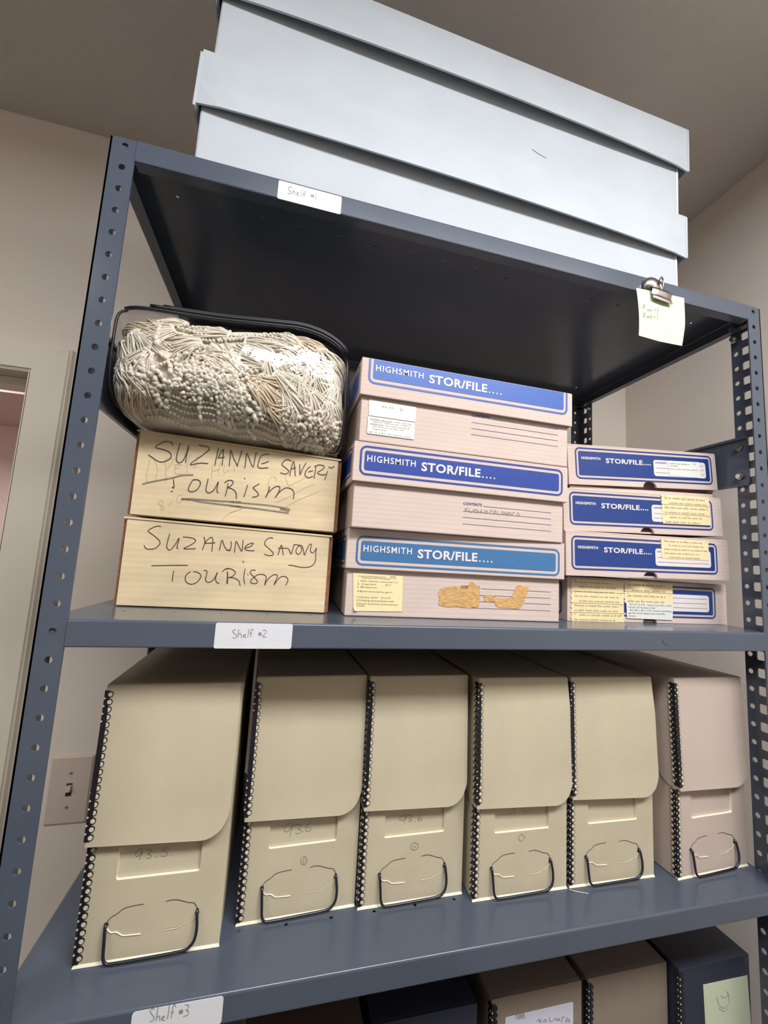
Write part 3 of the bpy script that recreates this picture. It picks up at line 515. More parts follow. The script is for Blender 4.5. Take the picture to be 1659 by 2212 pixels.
def exA(m):
    contents(m, .1520, .0403)
    t1 = [(121.7,33.7),(122.5,37),(125.3,38.3),(130,40.2),(134.9,40.5),(142,43),(150,42.6),(162.1,44.5),(164,48),(167.9,49.3),(171,47),(172.5,45.5),(174.0,45.0),(178.1,41.5),(178.4,37),(179.5,30.6),(178.2,24),(177.9,16.8),(170,15.6),(163.2,14.5),(150,16.0),(136,14.9),(123.4,16.8),(121.9,20),(122.8,26),(121.2,29)]
    t2 = [(184.4,30.8),(191,32.8),(198.5,32.2),(203,30),(208.7,28.9),(216,29.2),(225.1,31.4),(227.5,36),(231.0,43.8),(233,46.5),(237.2,47.8),(244,46.4),(250.8,47.5),(249.4,40),(245.9,31.3),(243.8,25),(239.9,18.0),(232,15.8),(219.3,16.4),(210,17),(202.9,18.6),(201.4,22),(198.7,24.9),(192,23.2),(186.6,24.4),(186,28)]
    for t in (t1, t2):
        t = smooth2(t, 2); t = [(a+random.uniform(-.35,.35), b+random.uniform(-.35,.35)) for a, b in t]
        m.prism([(a/1000,b/1000) for a,b in t], -.0006, -.0002, 'torn')
    m.text('CON', .1520, .0403, .0036, -.0009, 'inkblue', width=.0098, bold=.02)
bA = big_box((.2905,.0590,-.4415), (.294,.0655,SZ[1]+.0004), -.040, .1030, 'blueB', 0, .0040, exA, 'bottom storage box of the middle stack with light blue lid print and torn patches')
def lA(m, y):
    T = [(0,''),(5,'Centre Hill Mansion'),(0,'1. Main hallway w/arch/6½"x'),(0,'2. 2 parlors        6½"'),(0,'3. BR bedroom'),(0,''),(0,"4.Bath/removed by gov't."),(0,''),(0,'1.Library door   6"x10"'),(0,'2.Folding doors/west side'),(0,'3.South entrance doorway/no-'),(0,'carpet')]
    vs = [49.2,46.6,42.6,38.8,35.0,0,29.8,0,22.6,18.6,14.6,12.0]
    for (dx,t),v in zip(T,vs):
        if t and v > 13: m.text(t, (14+dx)/1000, v/1000, .0019, y, 'typed', width=(len(t)*1.92)/1000)
    m.text('carpet', .0142, .0122, .0017, y, 'typed', width=.0105)
    m.box(.0145,.0500,y,y+.0001,.0492,.0496,'typed'); 
    m.text('MS', .0560, .0475, .0042, y, 'typedf')
paper(bA, 'paper_label', [(.0078,.0530),(.0722,.0520),(.0733,.0072),(.0172,.0060),(.0105,.0120)], -.0009, 'yellow', lA, label='yellowed typed paper label with a curled corner')
m = MB(); m.add([(.0172,-.0010,.0060),(.0105,-.0010,.0120),(.0118,-.0042,.0070)],[(0,1,2)],'yellow'); m.build('curled_corner', bA)
def exB(m): contents(m, .1462, .0403); m.ink('blandford', -.0005, 'pencil')
big_box((.288,.0380,-.3350), (.292,.0445,-.3912), 0, .1030, 'blueA', -.004, .0078, exB, 'middle storage box of the middle stack with deep blue lid print and unlabelled front')
def exC(m): contents(m, .1498, .0523, step=.0083)
bC = big_box((.2895,.0310,-.2275), (.293,.0370,-.2849), 0, .1030, 'blueC', -.003, .0150, exC, 'top storage box of the middle stack, its blue print running off the lid edge', lh=.0485)
def lC(m, y):
    m.text('82.69', .0260, .0465, .0015, y, 'typedf', width=.016); m.text('V', .0500, .0440, .0052, y, 'typedf')
paper(bC, 'paper_label', [(.0095,.0545),(.0715,.0530),(.0714,.0335),(.0103,.0335)], -.0007, 'white', lC)
def lC2(m, y):
    T = ['79.900.1 & 2 CK. black seamed','leather high shoes, 1900 #.','79.907 CK two piece jacket &','hat & form of hat. #8.','fragments.','85.16. 2 & 3 CK. kitchen items']
    for i, t in enumerate(T): m.text(t, .0120+(.004 if i in (1,3,4) else 0), .0285-i*.0031-(.0015 if i == 5 else 0), .0017, y, 'typedf', width=min(len(t)*.00185,.0545))
    m.box(.0122,.0400,y,y+.0001,.0281,.0284,'typedf'); m.box(.0122,.0290,y,y+.0001,.0219,.0222,'typedf')
paper(bC, 'paper_label', rr(.0093,.0709,.0100,.0322,.0015), -.0011, 'white', lC2)
def flat_box(loc, roll, w, h, us, label, lidroll=0, lift=0, pocket=True, print_=True, d=.33, blue='blueN'):
    r = empty('storage_box', loc, 0, roll); tag(r, label, 'box', 'flat lidded boxes in the right stack')
    m = MB(); m.box(.005,w-.005,.014,d-.005,0,h-.006,'pinkdark',.001)
    m.box(.0045,w-.0045,.0045,.0052,0,(.006 if lift else .0025),'pinkboard'); m.box(w-.0052,w-.0045,.0045,d-.005,0,.012,'pinkboard'); m.build('tray', r)
    m = MB(); lid_shell(m, w, d, h, .003, 'pinkboard', (.1460+us*.5,.0130,.0098))
    y = -.0003
    if print_ is not None:
        u0 = .0095+us; u1 = .2755+us*.1
        m.rframe(u0,u1,.0085,.0568,.0080,.0024,y,blue)
        P = rr(u0+.0056,u1-.0056,.0141,.0512,.0025); q = rr(.1555+us*.4,.2625,.0185,.0445,.0045)
        m.rrect(u0+.0056,u1-.0056,.0141,.0512,.0025,y,blue)
        m.rrect(.1555+us*.4,.2620,.0185,.0445,.0045,y-.0002,'printw')
        m.text('CONTENTS', .1590+us*.4, .0388, .0026, y-.0004, 'inkblue', width=.022, bold=.02)
        for i, v in enumerate((.0386,.0312,.0240)): m.box((.1830 if i == 0 else .1595)+us*.4, .2575, y-.0005, y-.0004, v, v+.0004, 'inkblue')
        m.text('HIGHSMITH', .0200+us, .0388, .0038, y-.0004, 'printw', width=.0340, bold=.035, spacing=1.1)
        m.text('STOR/FILE', .0640+us*.9, .0350, .0072, y-.0004, 'printw', width=.0690, bold=.03, spacing=1.08)
        for i in range(4): m.disc((.1353+us*.9+i*.0040, y-.0004, .0358), .0011, 'printw', h=-.0001)
        side_graphic(m, -.0003, d, .0085, .0555, blue)
    o = m.build('lid', r); o.location = (0,0,lift); o.rotation_euler = (0,-lidroll,0)
    return r, o
def teeth(u0,u1,v0,v1,side='l',n=8):
    # computer paper outline with torn sprocket margin on the left
    p = []; h = (v1-v0)/n
    for i in range(n):
        p += [(u0,v0+h*i),(u0,v0+h*(i+.55)),(u0-.0016,v0+h*(i+.6)),(u0-.0016,v0+h*(i+.9))]
    p.append((u0,v1))
    return [(u1,v0)]+[(u1,v1)]+p[::-1]
def slip(r, u0,u1,v0,v1,rows,y,seed,label=None, dots=True, k='typedf', lines=None, seams=()):
    def fn(m, yy):
        h = (v1-v0)/rows
        for i in range(rows):
            a = u0+.005+(.008 if i % 3 == 1 else 0); rnd = random.Random(seed*31+i)
            faded(m, a, u1-.004-rnd.uniform(0,.02), v1-h*(i+.8), h*.42, yy, k, seed*17+i)
        for sv in seams: m.box(u0,u1,yy,yy+.0001,sv,sv+.0005,'typed')
        if dots:
            for sv in (v1,)+tuple(seams):
                for q in (.06,.5,.94): m.disc((u0+(u1-u0)*q, yy, sv-.0022), .0006, 'slit', h=-.0001, n=6)
    return paper(r, 'paper_label', teeth(u0,u1,v0,v1), y, 'cream', fn, label=label)
r1, l1 = flat_box((.6185,.071,SZ[1]+.0004), 0, .2985, .0635, 0, 'bottom storage box of the right stack, its front covered by typed cream slips')
slip(l1, .0065,.0975,-.0002,.0600,9,-.0010,3,'cream typed slips with torn sprocket edges', seams=(.0420,.0255,.0120))
slip(l1, .0995,.1895,.0285,.0610,4,-.0010,5, seams=(.0450,))
def l1w(m, y):
    T = ['82.27.3 CK. hand carveln with','hook of human hair.','82.28.1 & 2 CK. bone knitting','gools and separate needle','case.']
    for i, t in enumerate(T): m.text(t, .1050+(.002 if i in (0,2) else 0), .0255-i*.0042, .0024, y, 'typed', width=len(t)*.0027)
paper(l1, 'paper_label', [(.1025,.0060),(.1872,.0050),(.1890,.0292),(.1015,.0292)], -.0016, 'white', l1w, label='white typed label')
r2, l2 = flat_box((.6015,.052,-.4355), .020, .2985, .0635, -.0005, 'second storage box from the bottom of the right stack, short cream slip on its label')
slip(l2, .1670,.2580,.0300,.0600,5,-.0010,9,'cream typed slip')
r3, l3 = flat_box((.6000,.055,-.3720), .040, .2945, .0620, .0005, 'third storage box from the bottom of the right stack, tall cream slip over its label')
slip(l3, .1755,.2690,.0165,.0610,6,-.0010,13,'cream typed slip of three cuttings', seams=(.0460,.0310))
r4, l4 = flat_box((.6165,.065,-.3085), .045, .2850, .0615, .003, 'topmost storage box of the right stack with a small white label and raised lid', lidroll=.020, lift=.0070)
def l4w(m, y):
    faded(m, .1880,.2290,.0392,.0022,y,'typedf',2); m.text('3.4', .2355, .0395, .0035, y, 'typedf'); faded(m, .1880,.2050,.0355,.0020,y,'typedf',4); faded(m, .1870,.2460,.0305,.0020,y,'typedf',6)
paper(l4, 'paper_label', [(.1860,.0205),(.2505,.0185),(.2495,.0450),(.1848,.0445)], -.0010, 'white', l4w, label='white typed label')
# ---------------------------------------------------------------- document cases
CW, CH, CD = .132, .263, .31
def edging(v0, v1, y, body, right=False):
    m = MB(); m.box(-.0008,.0042,y-.0009,y,v0,v1,'clasp',.0003); m.box(-.0009,0,y-.0009,.0052,v0,v1,'clasp',.0003)
    p = .0074; n = int((v1-v0-.005)/p); off = (v1-v0-(n)*p)/2
    for i in range(n+1):
        z = v0+off+i*p
        if z-.0034 < v0-.001 or z+.0034 > v1+.002: pass
        m.disc((.0044,y,z), .0030, 'clasp', h=-.0010, n=14); m.disc((.0046,y-.0010,z), .0021, body, h=-.0002, n=12)
        m.disc((0,.0050,z), .0031, 'clasp', axis='x', h=-.0010, n=14); m.disc((-.0010,.0053,z), .0021, body, axis='x', h=-.0002, n=12)
        if i < n: m.disc((-.0002,y-.0010,z+p/2), .0009, 'rivet', h=-.0004, n=8); m.disc((-.0010,.0014,z+p/2), .0008, 'rivet', axis='x', h=-.0004, n=8)
    return m
def document_case(loc, yaw, label, board='fiber', flapv=.109, flapw=None, ink=None, inkrec=0, flapcurl=0, group='document cases on the third shelf', plain=False, W_=CW, H_=CH, rivet='rivet', name='document_case', cut=.0):
    r = empty(name, loc, yaw); tag(r, label, 'file box', group)
    W1, H1 = W_, H_; yb = .0036
    m = MB(); m.box(0,W1,yb,CD,0,H1-.0016,board,.0008)
    if plain: m.box(0,W1,0,yb,0,H1-.0016,board,.0006)
    else:
        win = rr(.028,.106,.0735,.1045,.0022,3)
        m.holed([(0,0),(W1,0),(W1,H1-.0016),(0,H1-.0016)], [win], 0, yb-.0002, board, kside='cutedge')
        # flared bottom edge of the folded board and the lifted slits of the handle slots
        m.add([(-.0008,-.0016,0),(W1+.0006,-.0016,0),(W1,0,.0022),(0,0,.0022),(-.0008,0,0),(W1+.0006,0,0)], [(0,1,2,3),(0,4,5,1)], 'cutedge')
        up = [[(55.8,48.8),(47,48.4),(38.4,47.0),(33,43),(27.5,40.2),(25,36.5)],[(76.7,48.6),(83,49.4),(89.3,48.2),(98,45),(104,43.5),(107.5,38)]]
        dn = [[(25.0,31),(29,26.8),(34,26.6),(39.7,22.9),(47,22.2),(56.5,21.8)],[(76.0,22.2),(83,22.4),(90.2,22.6),(96,25.6),(102,26.8),(107.0,31.5)]]
        for q in up: m.stroke(q, .6, -.0004, 'slit')
        for q, k, w in ((dn[0],'cutedge',2.2),(dn[1],'cutedge',1.1)):
            m.stroke([(a,b+.5) for a,b in q], .35, -.0003, 'slit'); m.tube([(a/1000,-.0004,b/1000) for a,b in smooth2(q)], .0003*w, k, 6)
        for a in (24.3,107.6): m.disc((a/1000,-.0004,.0345), .0021, 'slit', h=-.0001)
        if ink:
            w_, ss_ = INK[ink]
            for q_ in ss_:
                inside = min(b for a, b in q_) > 72 and max(b for a, b in q_) < 108
                m.stroke(q_, w_*1.2, (yb-.0003 if inside else -.0003), 'pencil')
    m.build('body', r)
    if flapv is not None:
        m = MB(); y = -.0020; fw = flapw or W1-.001; R_ = .026
        def bul(v): return -.0062*max(0,min(1,(H1-v)/(H1-flapv)))**1.6
        rows = [H1-.0008-(H1-.0008-flapv-R_)*i/12 for i in range(13)]+[flapv+R_*(1-math.sin(math.pi/2*i/10)) for i in range(1,11)]
        V = []; K_ = 7
        for i, v in enumerate(rows):
            if v >= flapv+R_: u1 = (W1-.0022)+(fw-W1+.0022)*min(1,(H1-v)/.05)
            else: u1 = fw-R_+R_*math.sqrt(max(0,1-((flapv+R_-v)/R_)**2))
            for j in range(K_):
                s_ = j/(K_-1); u = -.001+(u1+.001)*s_; vv = v-(.003*s_ if v < flapv+R_*.5 else 0)*(1-(v-flapv)/R_)
                yy = y+bul(v)*(.75+.25*s_)
                V += [(u,yy-.0015,vv),(u,yy,vv)]
        n_ = len(rows); I = lambda i,j,d: (i*K_+j)*2+d
        F = [(I(i,j,0),I(i+1,j,0),I(i+1,j+1,0),I(i,j+1,0)) for i in range(n_-1) for j in range(K_-1)]
        m.add(V, F, board, True)
        F = [(I(i,j,1),I(i,j+1,1),I(i+1,j+1,1),I(i+1,j,1)) for i in range(n_-1) for j in range(K_-1)]
        F += [(I(i,0,0),I(i,0,1),I(i+1,0,1),I(i+1,0,0)) for i in range(n_-1)]+[(I(i,K_-1,1),I(i,K_-1,0),I(i+1,K_-1,0),I(i+1,K_-1,1)) for i in range(n_-1)]
        F += [(I(n_-1,j,0),I(n_-1,j,1),I(n_-1,j+1,1),I(n_-1,j+1,0)) for j in range(K_-1)]
        m.add(V, F, board)
        m.box(-.001, W1-.0022, y, CD-.002, H1-.0016, H1, board, .0005)
        # side return of the lid, its lower edge sweeping up to the back
        sp = [(y+bul(flapv+(H1-flapv)*i/10)*.75,flapv+.001+(H1-flapv-.002)*i/10) for i in range(10,-1,-1)]+[(.006,flapv+.0015)]+[(.008+.004*i, flapv+.002+.030*(1-math.cos(math.pi/2*i/7))) for i in range(8)]+[(CD-.01,flapv+.034),(CD-.01,H1-.001)]
        m.prism(sp, -.0016, -.0004, board, axis='x')
        m.build('lid_flap', r)
        e = edging(flapv+.005, H1-.006, y-.0014, 'rivet' if rivet == 'rivet' else rivet); e.v = [(a-.0016,(b if b < 0 else b-.001)+bul(c)*.76,c) for a,b,c in e.v]; e.build('metal_edging', r)
        edging(.003, flapv-.002, -.0002, 'rivet').build('metal_edging', r)
    else:
        edging(.003, H1-.006, -.0002, 'wire').build('metal_edging', r)
    if not plain:
        hp = [(24.3,3.0,34.6),(24.3,-1.6,34.8),(24.6,-3.2,31),(25.6,-4.4,18),(26.5,-5.2,8.5),(29.5,-5.8,3.8),(36,-6.2,3.2),(62,-6.2,3.6),(96,-6.0,4.6),(104,-5.8,7.6),(108.0,-5.4,13),(109.2,-4.4,22),(108.2,-3.0,32),(107.6,-1.4,36.5),(107.6,3.0,36.8)]
        m = MB(); m.tube([(a/1000,b/1000,c/1000) for a,b,c in smooth2(hp)], .0015, 'wire', 8); m.build('wire_handle', r)
    return r
G3 = 'document cases on the third shelf'
def yw(a, b): return math.atan2(b[1]-a[1], b[0]-a[0])
z3 = SZ[2]+.0004
document_case((.0515,.049,z3), 0, 'tan file box numbered 93.5., leftmost and nearest on the third shelf', ink='num_1', inkrec=1, flapv=.1115)
document_case((.1985,.070,z3), .030, 'tan file box numbered 93.6 with a circled one pencilled below', ink='num_2', inkrec=0, flapv=.1095)
document_case((.3335,.068,z3), .010, 'tan file box numbered 93.6, its flap ending above the cutout window', ink='num_3', flapv=.1105)
document_case((.4735,.0555,z3), -.010, 'tan file box with a scribbled ring below its empty window, left of the narrow gap', ink='num_4', flapv=.1085, flapw=.135)
c5 = document_case((.6100,.054,z3), -.020, 'tan file box second from the right, faint rubbed smudges on its flap', flapv=.1095, flapw=.135)
c6 = document_case((.7700,.0404,z3), .040, 'pinkish grey file box, rightmost on the third shelf, flap above its whole window', board='fiberp', flapv=.1155, flapw=.1295)
# smudges on flap of the fifth, faint writing on the sixth, as pencil on their lids
for (c, ss) in ((c5, [[(52,214),(54,208),(53,204)],[(60,207),(66,203),(62,199),(67,196)],[(52,192),(50,186),(55,181)],[(60,179),(66,176),(72,178),(78,175)]]),):
    m = MB()
    for s_ in ss: m.stroke(s_, .7, -.0037, 'pencilf')
    o = m.build('pencil_smudge', c)
m = MB()
for s_ in [[(22,223),(25,219),(22,216)],[(30,220),(33,217),(36,220)],[(40,219),(43,216)],[(48,218),(50,222),(53,217)],[(62,221),(68,217)]]: m.stroke(s_, .6, -.0037, 'pencil')
m.build('pencil_smudge', c6)
# thread stuck under the fifth case
m = MB(); m.tube([(.606,.050,z3+.0008),(.612,.046,z3+.0010),(.620,.043,z3+.0007),(.627,.040,z3+.0008)], .0005, 'rivet', 5)
tag(m.build('thread'), 'short pale loose thread on the third shelf by the fourth tan box', 'thread')
G4 = 'file boxes on the fourth shelf'
z4 = SZ[3]+.0004
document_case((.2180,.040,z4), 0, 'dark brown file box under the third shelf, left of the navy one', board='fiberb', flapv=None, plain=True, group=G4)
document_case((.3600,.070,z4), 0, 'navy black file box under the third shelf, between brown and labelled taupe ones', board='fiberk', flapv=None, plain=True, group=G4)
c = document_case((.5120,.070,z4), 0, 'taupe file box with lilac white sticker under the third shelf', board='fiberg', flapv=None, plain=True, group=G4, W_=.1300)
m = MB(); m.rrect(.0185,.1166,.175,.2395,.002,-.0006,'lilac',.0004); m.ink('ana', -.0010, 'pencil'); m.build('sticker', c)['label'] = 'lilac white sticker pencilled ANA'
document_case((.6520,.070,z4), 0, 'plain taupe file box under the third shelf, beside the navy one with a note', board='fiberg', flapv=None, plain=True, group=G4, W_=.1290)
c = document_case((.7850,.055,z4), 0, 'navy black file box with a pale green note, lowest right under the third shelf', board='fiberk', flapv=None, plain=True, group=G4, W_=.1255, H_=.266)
m = MB(); m.prism([(.0400,.2400),(.1200,.2385),(.1240,.155),(.0430,.155)], -.0008, -.0004, 'note')
m.stroke([(62,222),(66,212),(74,206),(84,210),(84,220),(80,226)], .6, -.0012, 'typedf'); m.stroke([(70,222),(78,218),(84,222)], .6, -.0012, 'typedf'); m.stroke([(66,208),(74,202),(82,205)], .6, -.0012, 'typedf')
m.build('paper_note', c)['label'] = 'pale green paper note'
# ---------------------------------------------------------------- clip and note
cl = empty('spring_clip', (.669,-.0046,-.1)); tag(cl, 'worn chrome spring clip on the top shelf edge holding the note', 'clip')
m = MB()
bm = bmesh.new(); bmesh.ops.create_uvsphere(bm, u_segments=20, v_segments=10, radius=1)
geo = [v for v in bm.verts if v.co.z < -.05]; bmesh.ops.delete(bm, geom=geo, context='VERTS')
m.bm(bm, 'chrome', True, Matrix.Translation((.0305,.002,.0870)) @ Matrix.Rotation(math.radians(90),4,'X') @ Matrix.Diagonal((.0150,.0135,.0085,1)))
m.disc((.0365,-.0066,.0885), .0026, 'slit', h=-.0006, n=14)
m.build('back_plate', cl)
m = MB()
pr = [(-.0010,.0800),(-.0048,.0785),(-.0062,.0740),(-.0048,.0690),(-.0060,.0650),(-.0072,.0610),(-.0062,.0594)]
V = []; 
for i in range(9):
    s_ = i/8; x = .0228+s_*.0340; e = .0012*(1-abs(2*s_-1)**4)
    for a, b in pr: V.append((x, a-e-.0015, b-.003*s_+.0015))
F = [(i*7+j, i*7+j+1, (i+1)*7+j+1, (i+1)*7+j) for i in range(8) for j in range(6)]
m.add(V, F, 'chrome', True); m.build('jaw', cl)
m = MB(); m.tube(smooth2([(.0440,-.004,.0770),(.0425,-.003,.0860),(.0420,-.0025,.0960),(.0455,-.002,.1025),(.0495,-.0015,.0990),(.0490,-.001,.0920),(.0470,-.001,.0860)]), .0013, 'chrome', 8); m.build('wire_loop', cl)
m = MB(); m.box(.026,.046,-.0015,.0046,.0965,.0985,'chrome',.0005); m.box(.026,.046,.0040,.0052,.0780,.0985,'chrome'); m.build('jaw', cl)
# the note
m = MB(); nu, nv = 14, 14; V = []
for j in range(nv+1):
    for i in range(nu+1):
        s_, t_ = i/nu, j/nv
        x = -.0008+(.0826-.0075*t_)*s_+.0005*math.sin(t_*3); z = .0745+.0040*s_-(.0735+.0040*s_*1.3)*t_
        y = -.0030-.0035*math.sin(t_*2.2)*(.4+.6*abs(s_-.5)*2)-.0040*(s_**3)*(.5-abs(t_-.6))
        x += .0035*(s_**4)*(1-t_)**2
        V.append((x,y,z))
m.add(V, [(j*(nu+1)+i, (j+1)*(nu+1)+i, (j+1)*(nu+1)+i+1, j*(nu+1)+i+1) for j in range(nv) for i in range(nu)], 'note', True)
nv0 = len(m.v)
m.ink('row_note', 0, 'pencil')
def noty(x, z):
    s_ = min(max((x+.0008)/.079,0),1); t_ = min(max((.0765-z)/.0755,0),1)
    return -.0030-.0035*math.sin(t_*2.2)*(.4+.6*abs(s_-.5)*2)-.0040*(s_**3)*(.5-abs(t_-.6))-.0006
m.v = m.v[:nv0]+[(x, noty(x,z), z) for x,y,z in m.v[nv0:]]
o = m.build('paper_note'); o.location = (.669,-.0046,-.1)
tag(o, 'pale green note pencilled Row #1 Rack #1 hanging from the clip', 'note')
# ---------------------------------------------------------------- vinyl bag with macrame
BX0, BX1, BY0, BY1 = .0045, .2850, .0430, .3300
def ztop(x):
    z = -.1620+.100*max(x,0)
    if x > .20: z -= 4.5*(x-.20)**2
    return z
def zbot(x): return -.2862-.0655*(x-.030)+ (1.1*max(0,.035-x)**1.35 if x < .035 else 0)
def bagpt(s, t, d, sh):
    # s,t,d in [-1,1]: rounded box shape, sh shrinks it
    n = 9.0
    L = (abs(s)**n+abs(t)**n+abs(d)**n)**(1/n)
    s, t, d = s/L, t/L, d/L
    cx, cy = (BX0+BX1)/2, (BY0+BY1)/2; hx, hy = (BX1-BX0)/2-sh, (BY1-BY0)/2-sh
    x = cx+s*hx; y = cy+d*hy
    zt, zb = ztop(x)-sh, zbot(x)+sh*.6
    zz = (zt+zb)/2+t*(zt-zb)/2
    # the bag bellies forward in the middle and sags over the box edge
    if d < 0: y += -.018*(-d)*(1-s*s)*(1-t*t)-.022*max(0,-s)**2*(-d)+.030*(-d)**3*max(0,-t)**3
    return Vector((x, y, zz))
def cubegrid(n, fn):
    V = []; F = []; idx = {}
    def vid(p):
        k = tuple(round(q*1e5) for q in p)
        if k not in idx: idx[k] = len(V); V.append(fn(*p))
        return idx[k]
    def tn(a): return math.tan(a*math.pi/4)
    fcs = []
    for ax in range(3):
        for sg in (-1,1):
            for i in range(n):
                for j in range(n):
                    q = []
                    for (a,b) in ((i,j),(i+1,j),(i+1,j+1),(i,j+1)):
                        u, v = -1+2*a/n, -1+2*b/n
                        p = [0,0,0]; p[ax] = sg; p[(ax+1)%3] = u; p[(ax+2)%3] = v; q.append(vid(p))
                    if sg < 0: q.reverse()
                    F.append(q); fcs.append((ax, sg))
    return V, F, fcs
bag = empty('vinyl_storage_bag', (.145,.2,-.29)); tag(bag, 'clear vinyl zipper bag with black piping lying on the upper kraft box', 'bag')
BO = Vector((.145,.2,-.29))
V, F, K = cubegrid(26, lambda a,b,c: bagpt(a, c, b, 0)-BO)
mclear = MB(); mblack = MB()
def isclear(f, k):
    c = sum((V[i] for i in f), Vector())/len(f)+BO
    if k == (1,-1): return True
    if k[0] == 2: return (k[1] < 0) or c.y < BY0+.014 or c.x < .085
    if k[0] == 0: return c.y < BY0+.10
    return False
fcl = [f for f, k in zip(F, K) if isclear(f, k)]
fbl = [f for f, k in zip(F, K) if not isclear(f, k)]
def sub(fs):
    used = sorted({i for f in fs for i in f}); mp = {a: b for b, a in enumerate(used)}
    return [V[i] for i in used], [[mp[i] for i in f] for f in fs]
a, b = sub(fcl); mclear.add(a, b, 'vinyl', True); mclear.build('clear_panel', bag)
a, b = sub([f for f in fbl]); mblack.add(a, b, 'black', True); mblack.build('fabric_shell', bag)
# piping round the front panel, doubled along the top by the zipper
def edge_loop(off, dy=0, ext=0):
    P = []; N = 22
    for i in range(N): P.append((-1+2*i/N, 1))
    for i in range(N): P.append((1, 1-2*i/N))
    for i in range(N): P.append((1-2*i/N, -1))
    for i in range(N): P.append((-1, -1+2*i/N))
    o = []
    for s, t in P:
        p = bagpt(s, t, -1, -off); p.y += dy; o.append(p-BO)
    return o+[o[0]]
lp = edge_loop(.0008, .004)
for a_, b_ in ((23,46),(66,89)):
    m = MB(); m.tube(lp[a_:b_], .0015, 'vpipe', 8); m.build('piping', bag)
def top_run(d, off, dz, x0, x1, rad, k):
    pts = []
    for i in range(31):
        s = x0+(x1-x0)*i/30; p = bagpt(s, 1, d, -off); p.z += dz; pts.append(p-BO)
    q = MB(); q.tube(pts, rad, k, 8); return q
top_run(-.97, .001, .0005, -1.0, .985, .0022, 'vpipe').build('piping', bag)
top_run(-.90, .003, .0034, -.75, .99, .0026, 'vpipe').build('piping', bag)
top_run(-.84, .004, .0066, -.65, .99, .0028, 'vpipe').build('zipper', bag)
# contents
mac = empty('macrame_bundle', (.145,.2,-.285)); tag(mac, 'cream cotton macrame throw bundled inside the clear vinyl bag', 'textile')
MO = Vector((.145,.2,-.285))
def lump(p):
    return noise.noise(p*14)*1.0+noise.noise(p*30+Vector((3,1,2)))*.45+.12*noise.noise(p*120)
def mpt(s, t, d, lift=0):
    p = bagpt(s, t, d, .009); c = Vector(((BX0+BX1)/2, (BY0+BY1)/2, (ztop(p.x)+zbot(p.x))/2))
    n = (p-c); n.x *= .35; n.normalize()
    q = p+n*(.0070*lump(p)-.0005+lift)
    # shallow slack in the top left corner of the bag
    if p.x < .07 and t > .3: q.z -= (.07-p.x)*.34*(t-.3)
    if t > .85: q.z = min(q.z, ztop(q.x)-.005)
    q.x = min(max(q.x, BX0+.003), BX1-.003)
    pb = bagpt(s, t, d, .0015)
    if d < -.3: q.y = max(q.y, pb.y)
    if t < -.9: q.z = max(q.z, pb.z)
    return q
V2, F2, K2 = cubegrid(56, lambda a,b,c: mpt(a, c, b)-MO)
m = MB(); m.add(V2, F2, 'cottong', True); m.build('cloth_body', mac)
R_ = random.Random(11)
def front(u, v, lift):
    # u 0..1 left-right, v 0..1 bottom-top over the visible front and its rounded edges
    s = -1+2*u; t = -1+2*v
    return mpt(s, t, -1, lift)
def xz2uv(x, z):
    u = (x-BX0)/(BX1-BX0); v = (z-zbot(x))/(ztop(x)-zbot(x)); return u, v
def on(x, z, lift):
    u, v = xz2uv(x, z)
    s, t = -1+2*u, -1+2*v
    e = max(abs(s), abs(t))
    n = 5.0; s1 = s; t1 = t
    L = (1-min(.98,abs(s)**n+abs(t)**n))
    d = -max(L,.02)**(1/n)
    return mpt(s, t, d if e < .97 else -.5, lift)
def strand(m, pts, r, k, n=5):
    m.tube([p-MO for p in pts], r, k, n, rad=lambda t: r*(1-.35*abs(2*t-1)**4))
def fringe(x, z, ang, length, fan, cnt, r=.00085, k='cotton', curl=1.0, seed=0):
    q = random.Random(seed); m = MB()
    for i in range(cnt):
        a = ang+fan*(i/(cnt-1)-.5)*2+q.uniform(-.06,.06); L = length*q.uniform(.75,1.1); ph = q.uniform(0,6.3); am = q.uniform(.0003,.0012)*curl; fr_ = q.uniform(90,200)
        off = (i/(cnt-1)-.5)*.010; pts = []; x0 = x-math.sin(ang)*off; z0 = z+math.cos(ang)*off; N = 12; lf = q.uniform(.003,.0075)
        for j in range(N+1):
            d = L*j/N; w = am*math.sin(fr_*d+ph)+ .15*fan*d*(j/N)*(1 if i > cnt/2 else -1)
            X = x0+math.cos(a)*d-math.sin(a)*w; Z = z0+math.sin(a)*d+math.cos(a)*w
            X = min(max(X,BX0+.008),BX1-.008); Z = min(max(Z, zbot(X)+.006), ztop(X)-.008)
            pts.append(on(X, Z, lf*math.sin(math.pi*min(1,.25+.75*j/N))))
        strand(m, pts, r*q.uniform(.8,1.3), k)
    # binding knot at the head of the tassel
    m.tube([on(x-math.sin(ang)*e, z+math.cos(ang)*e, .004)-MO for e in (-.006,-.002,.002,.006)], .0018, k, 7)
    m.build('tassel', mac)
def P2(px, py):
    # measured on the real front plane: metres along the bag and height
    return px, py
sd = 100
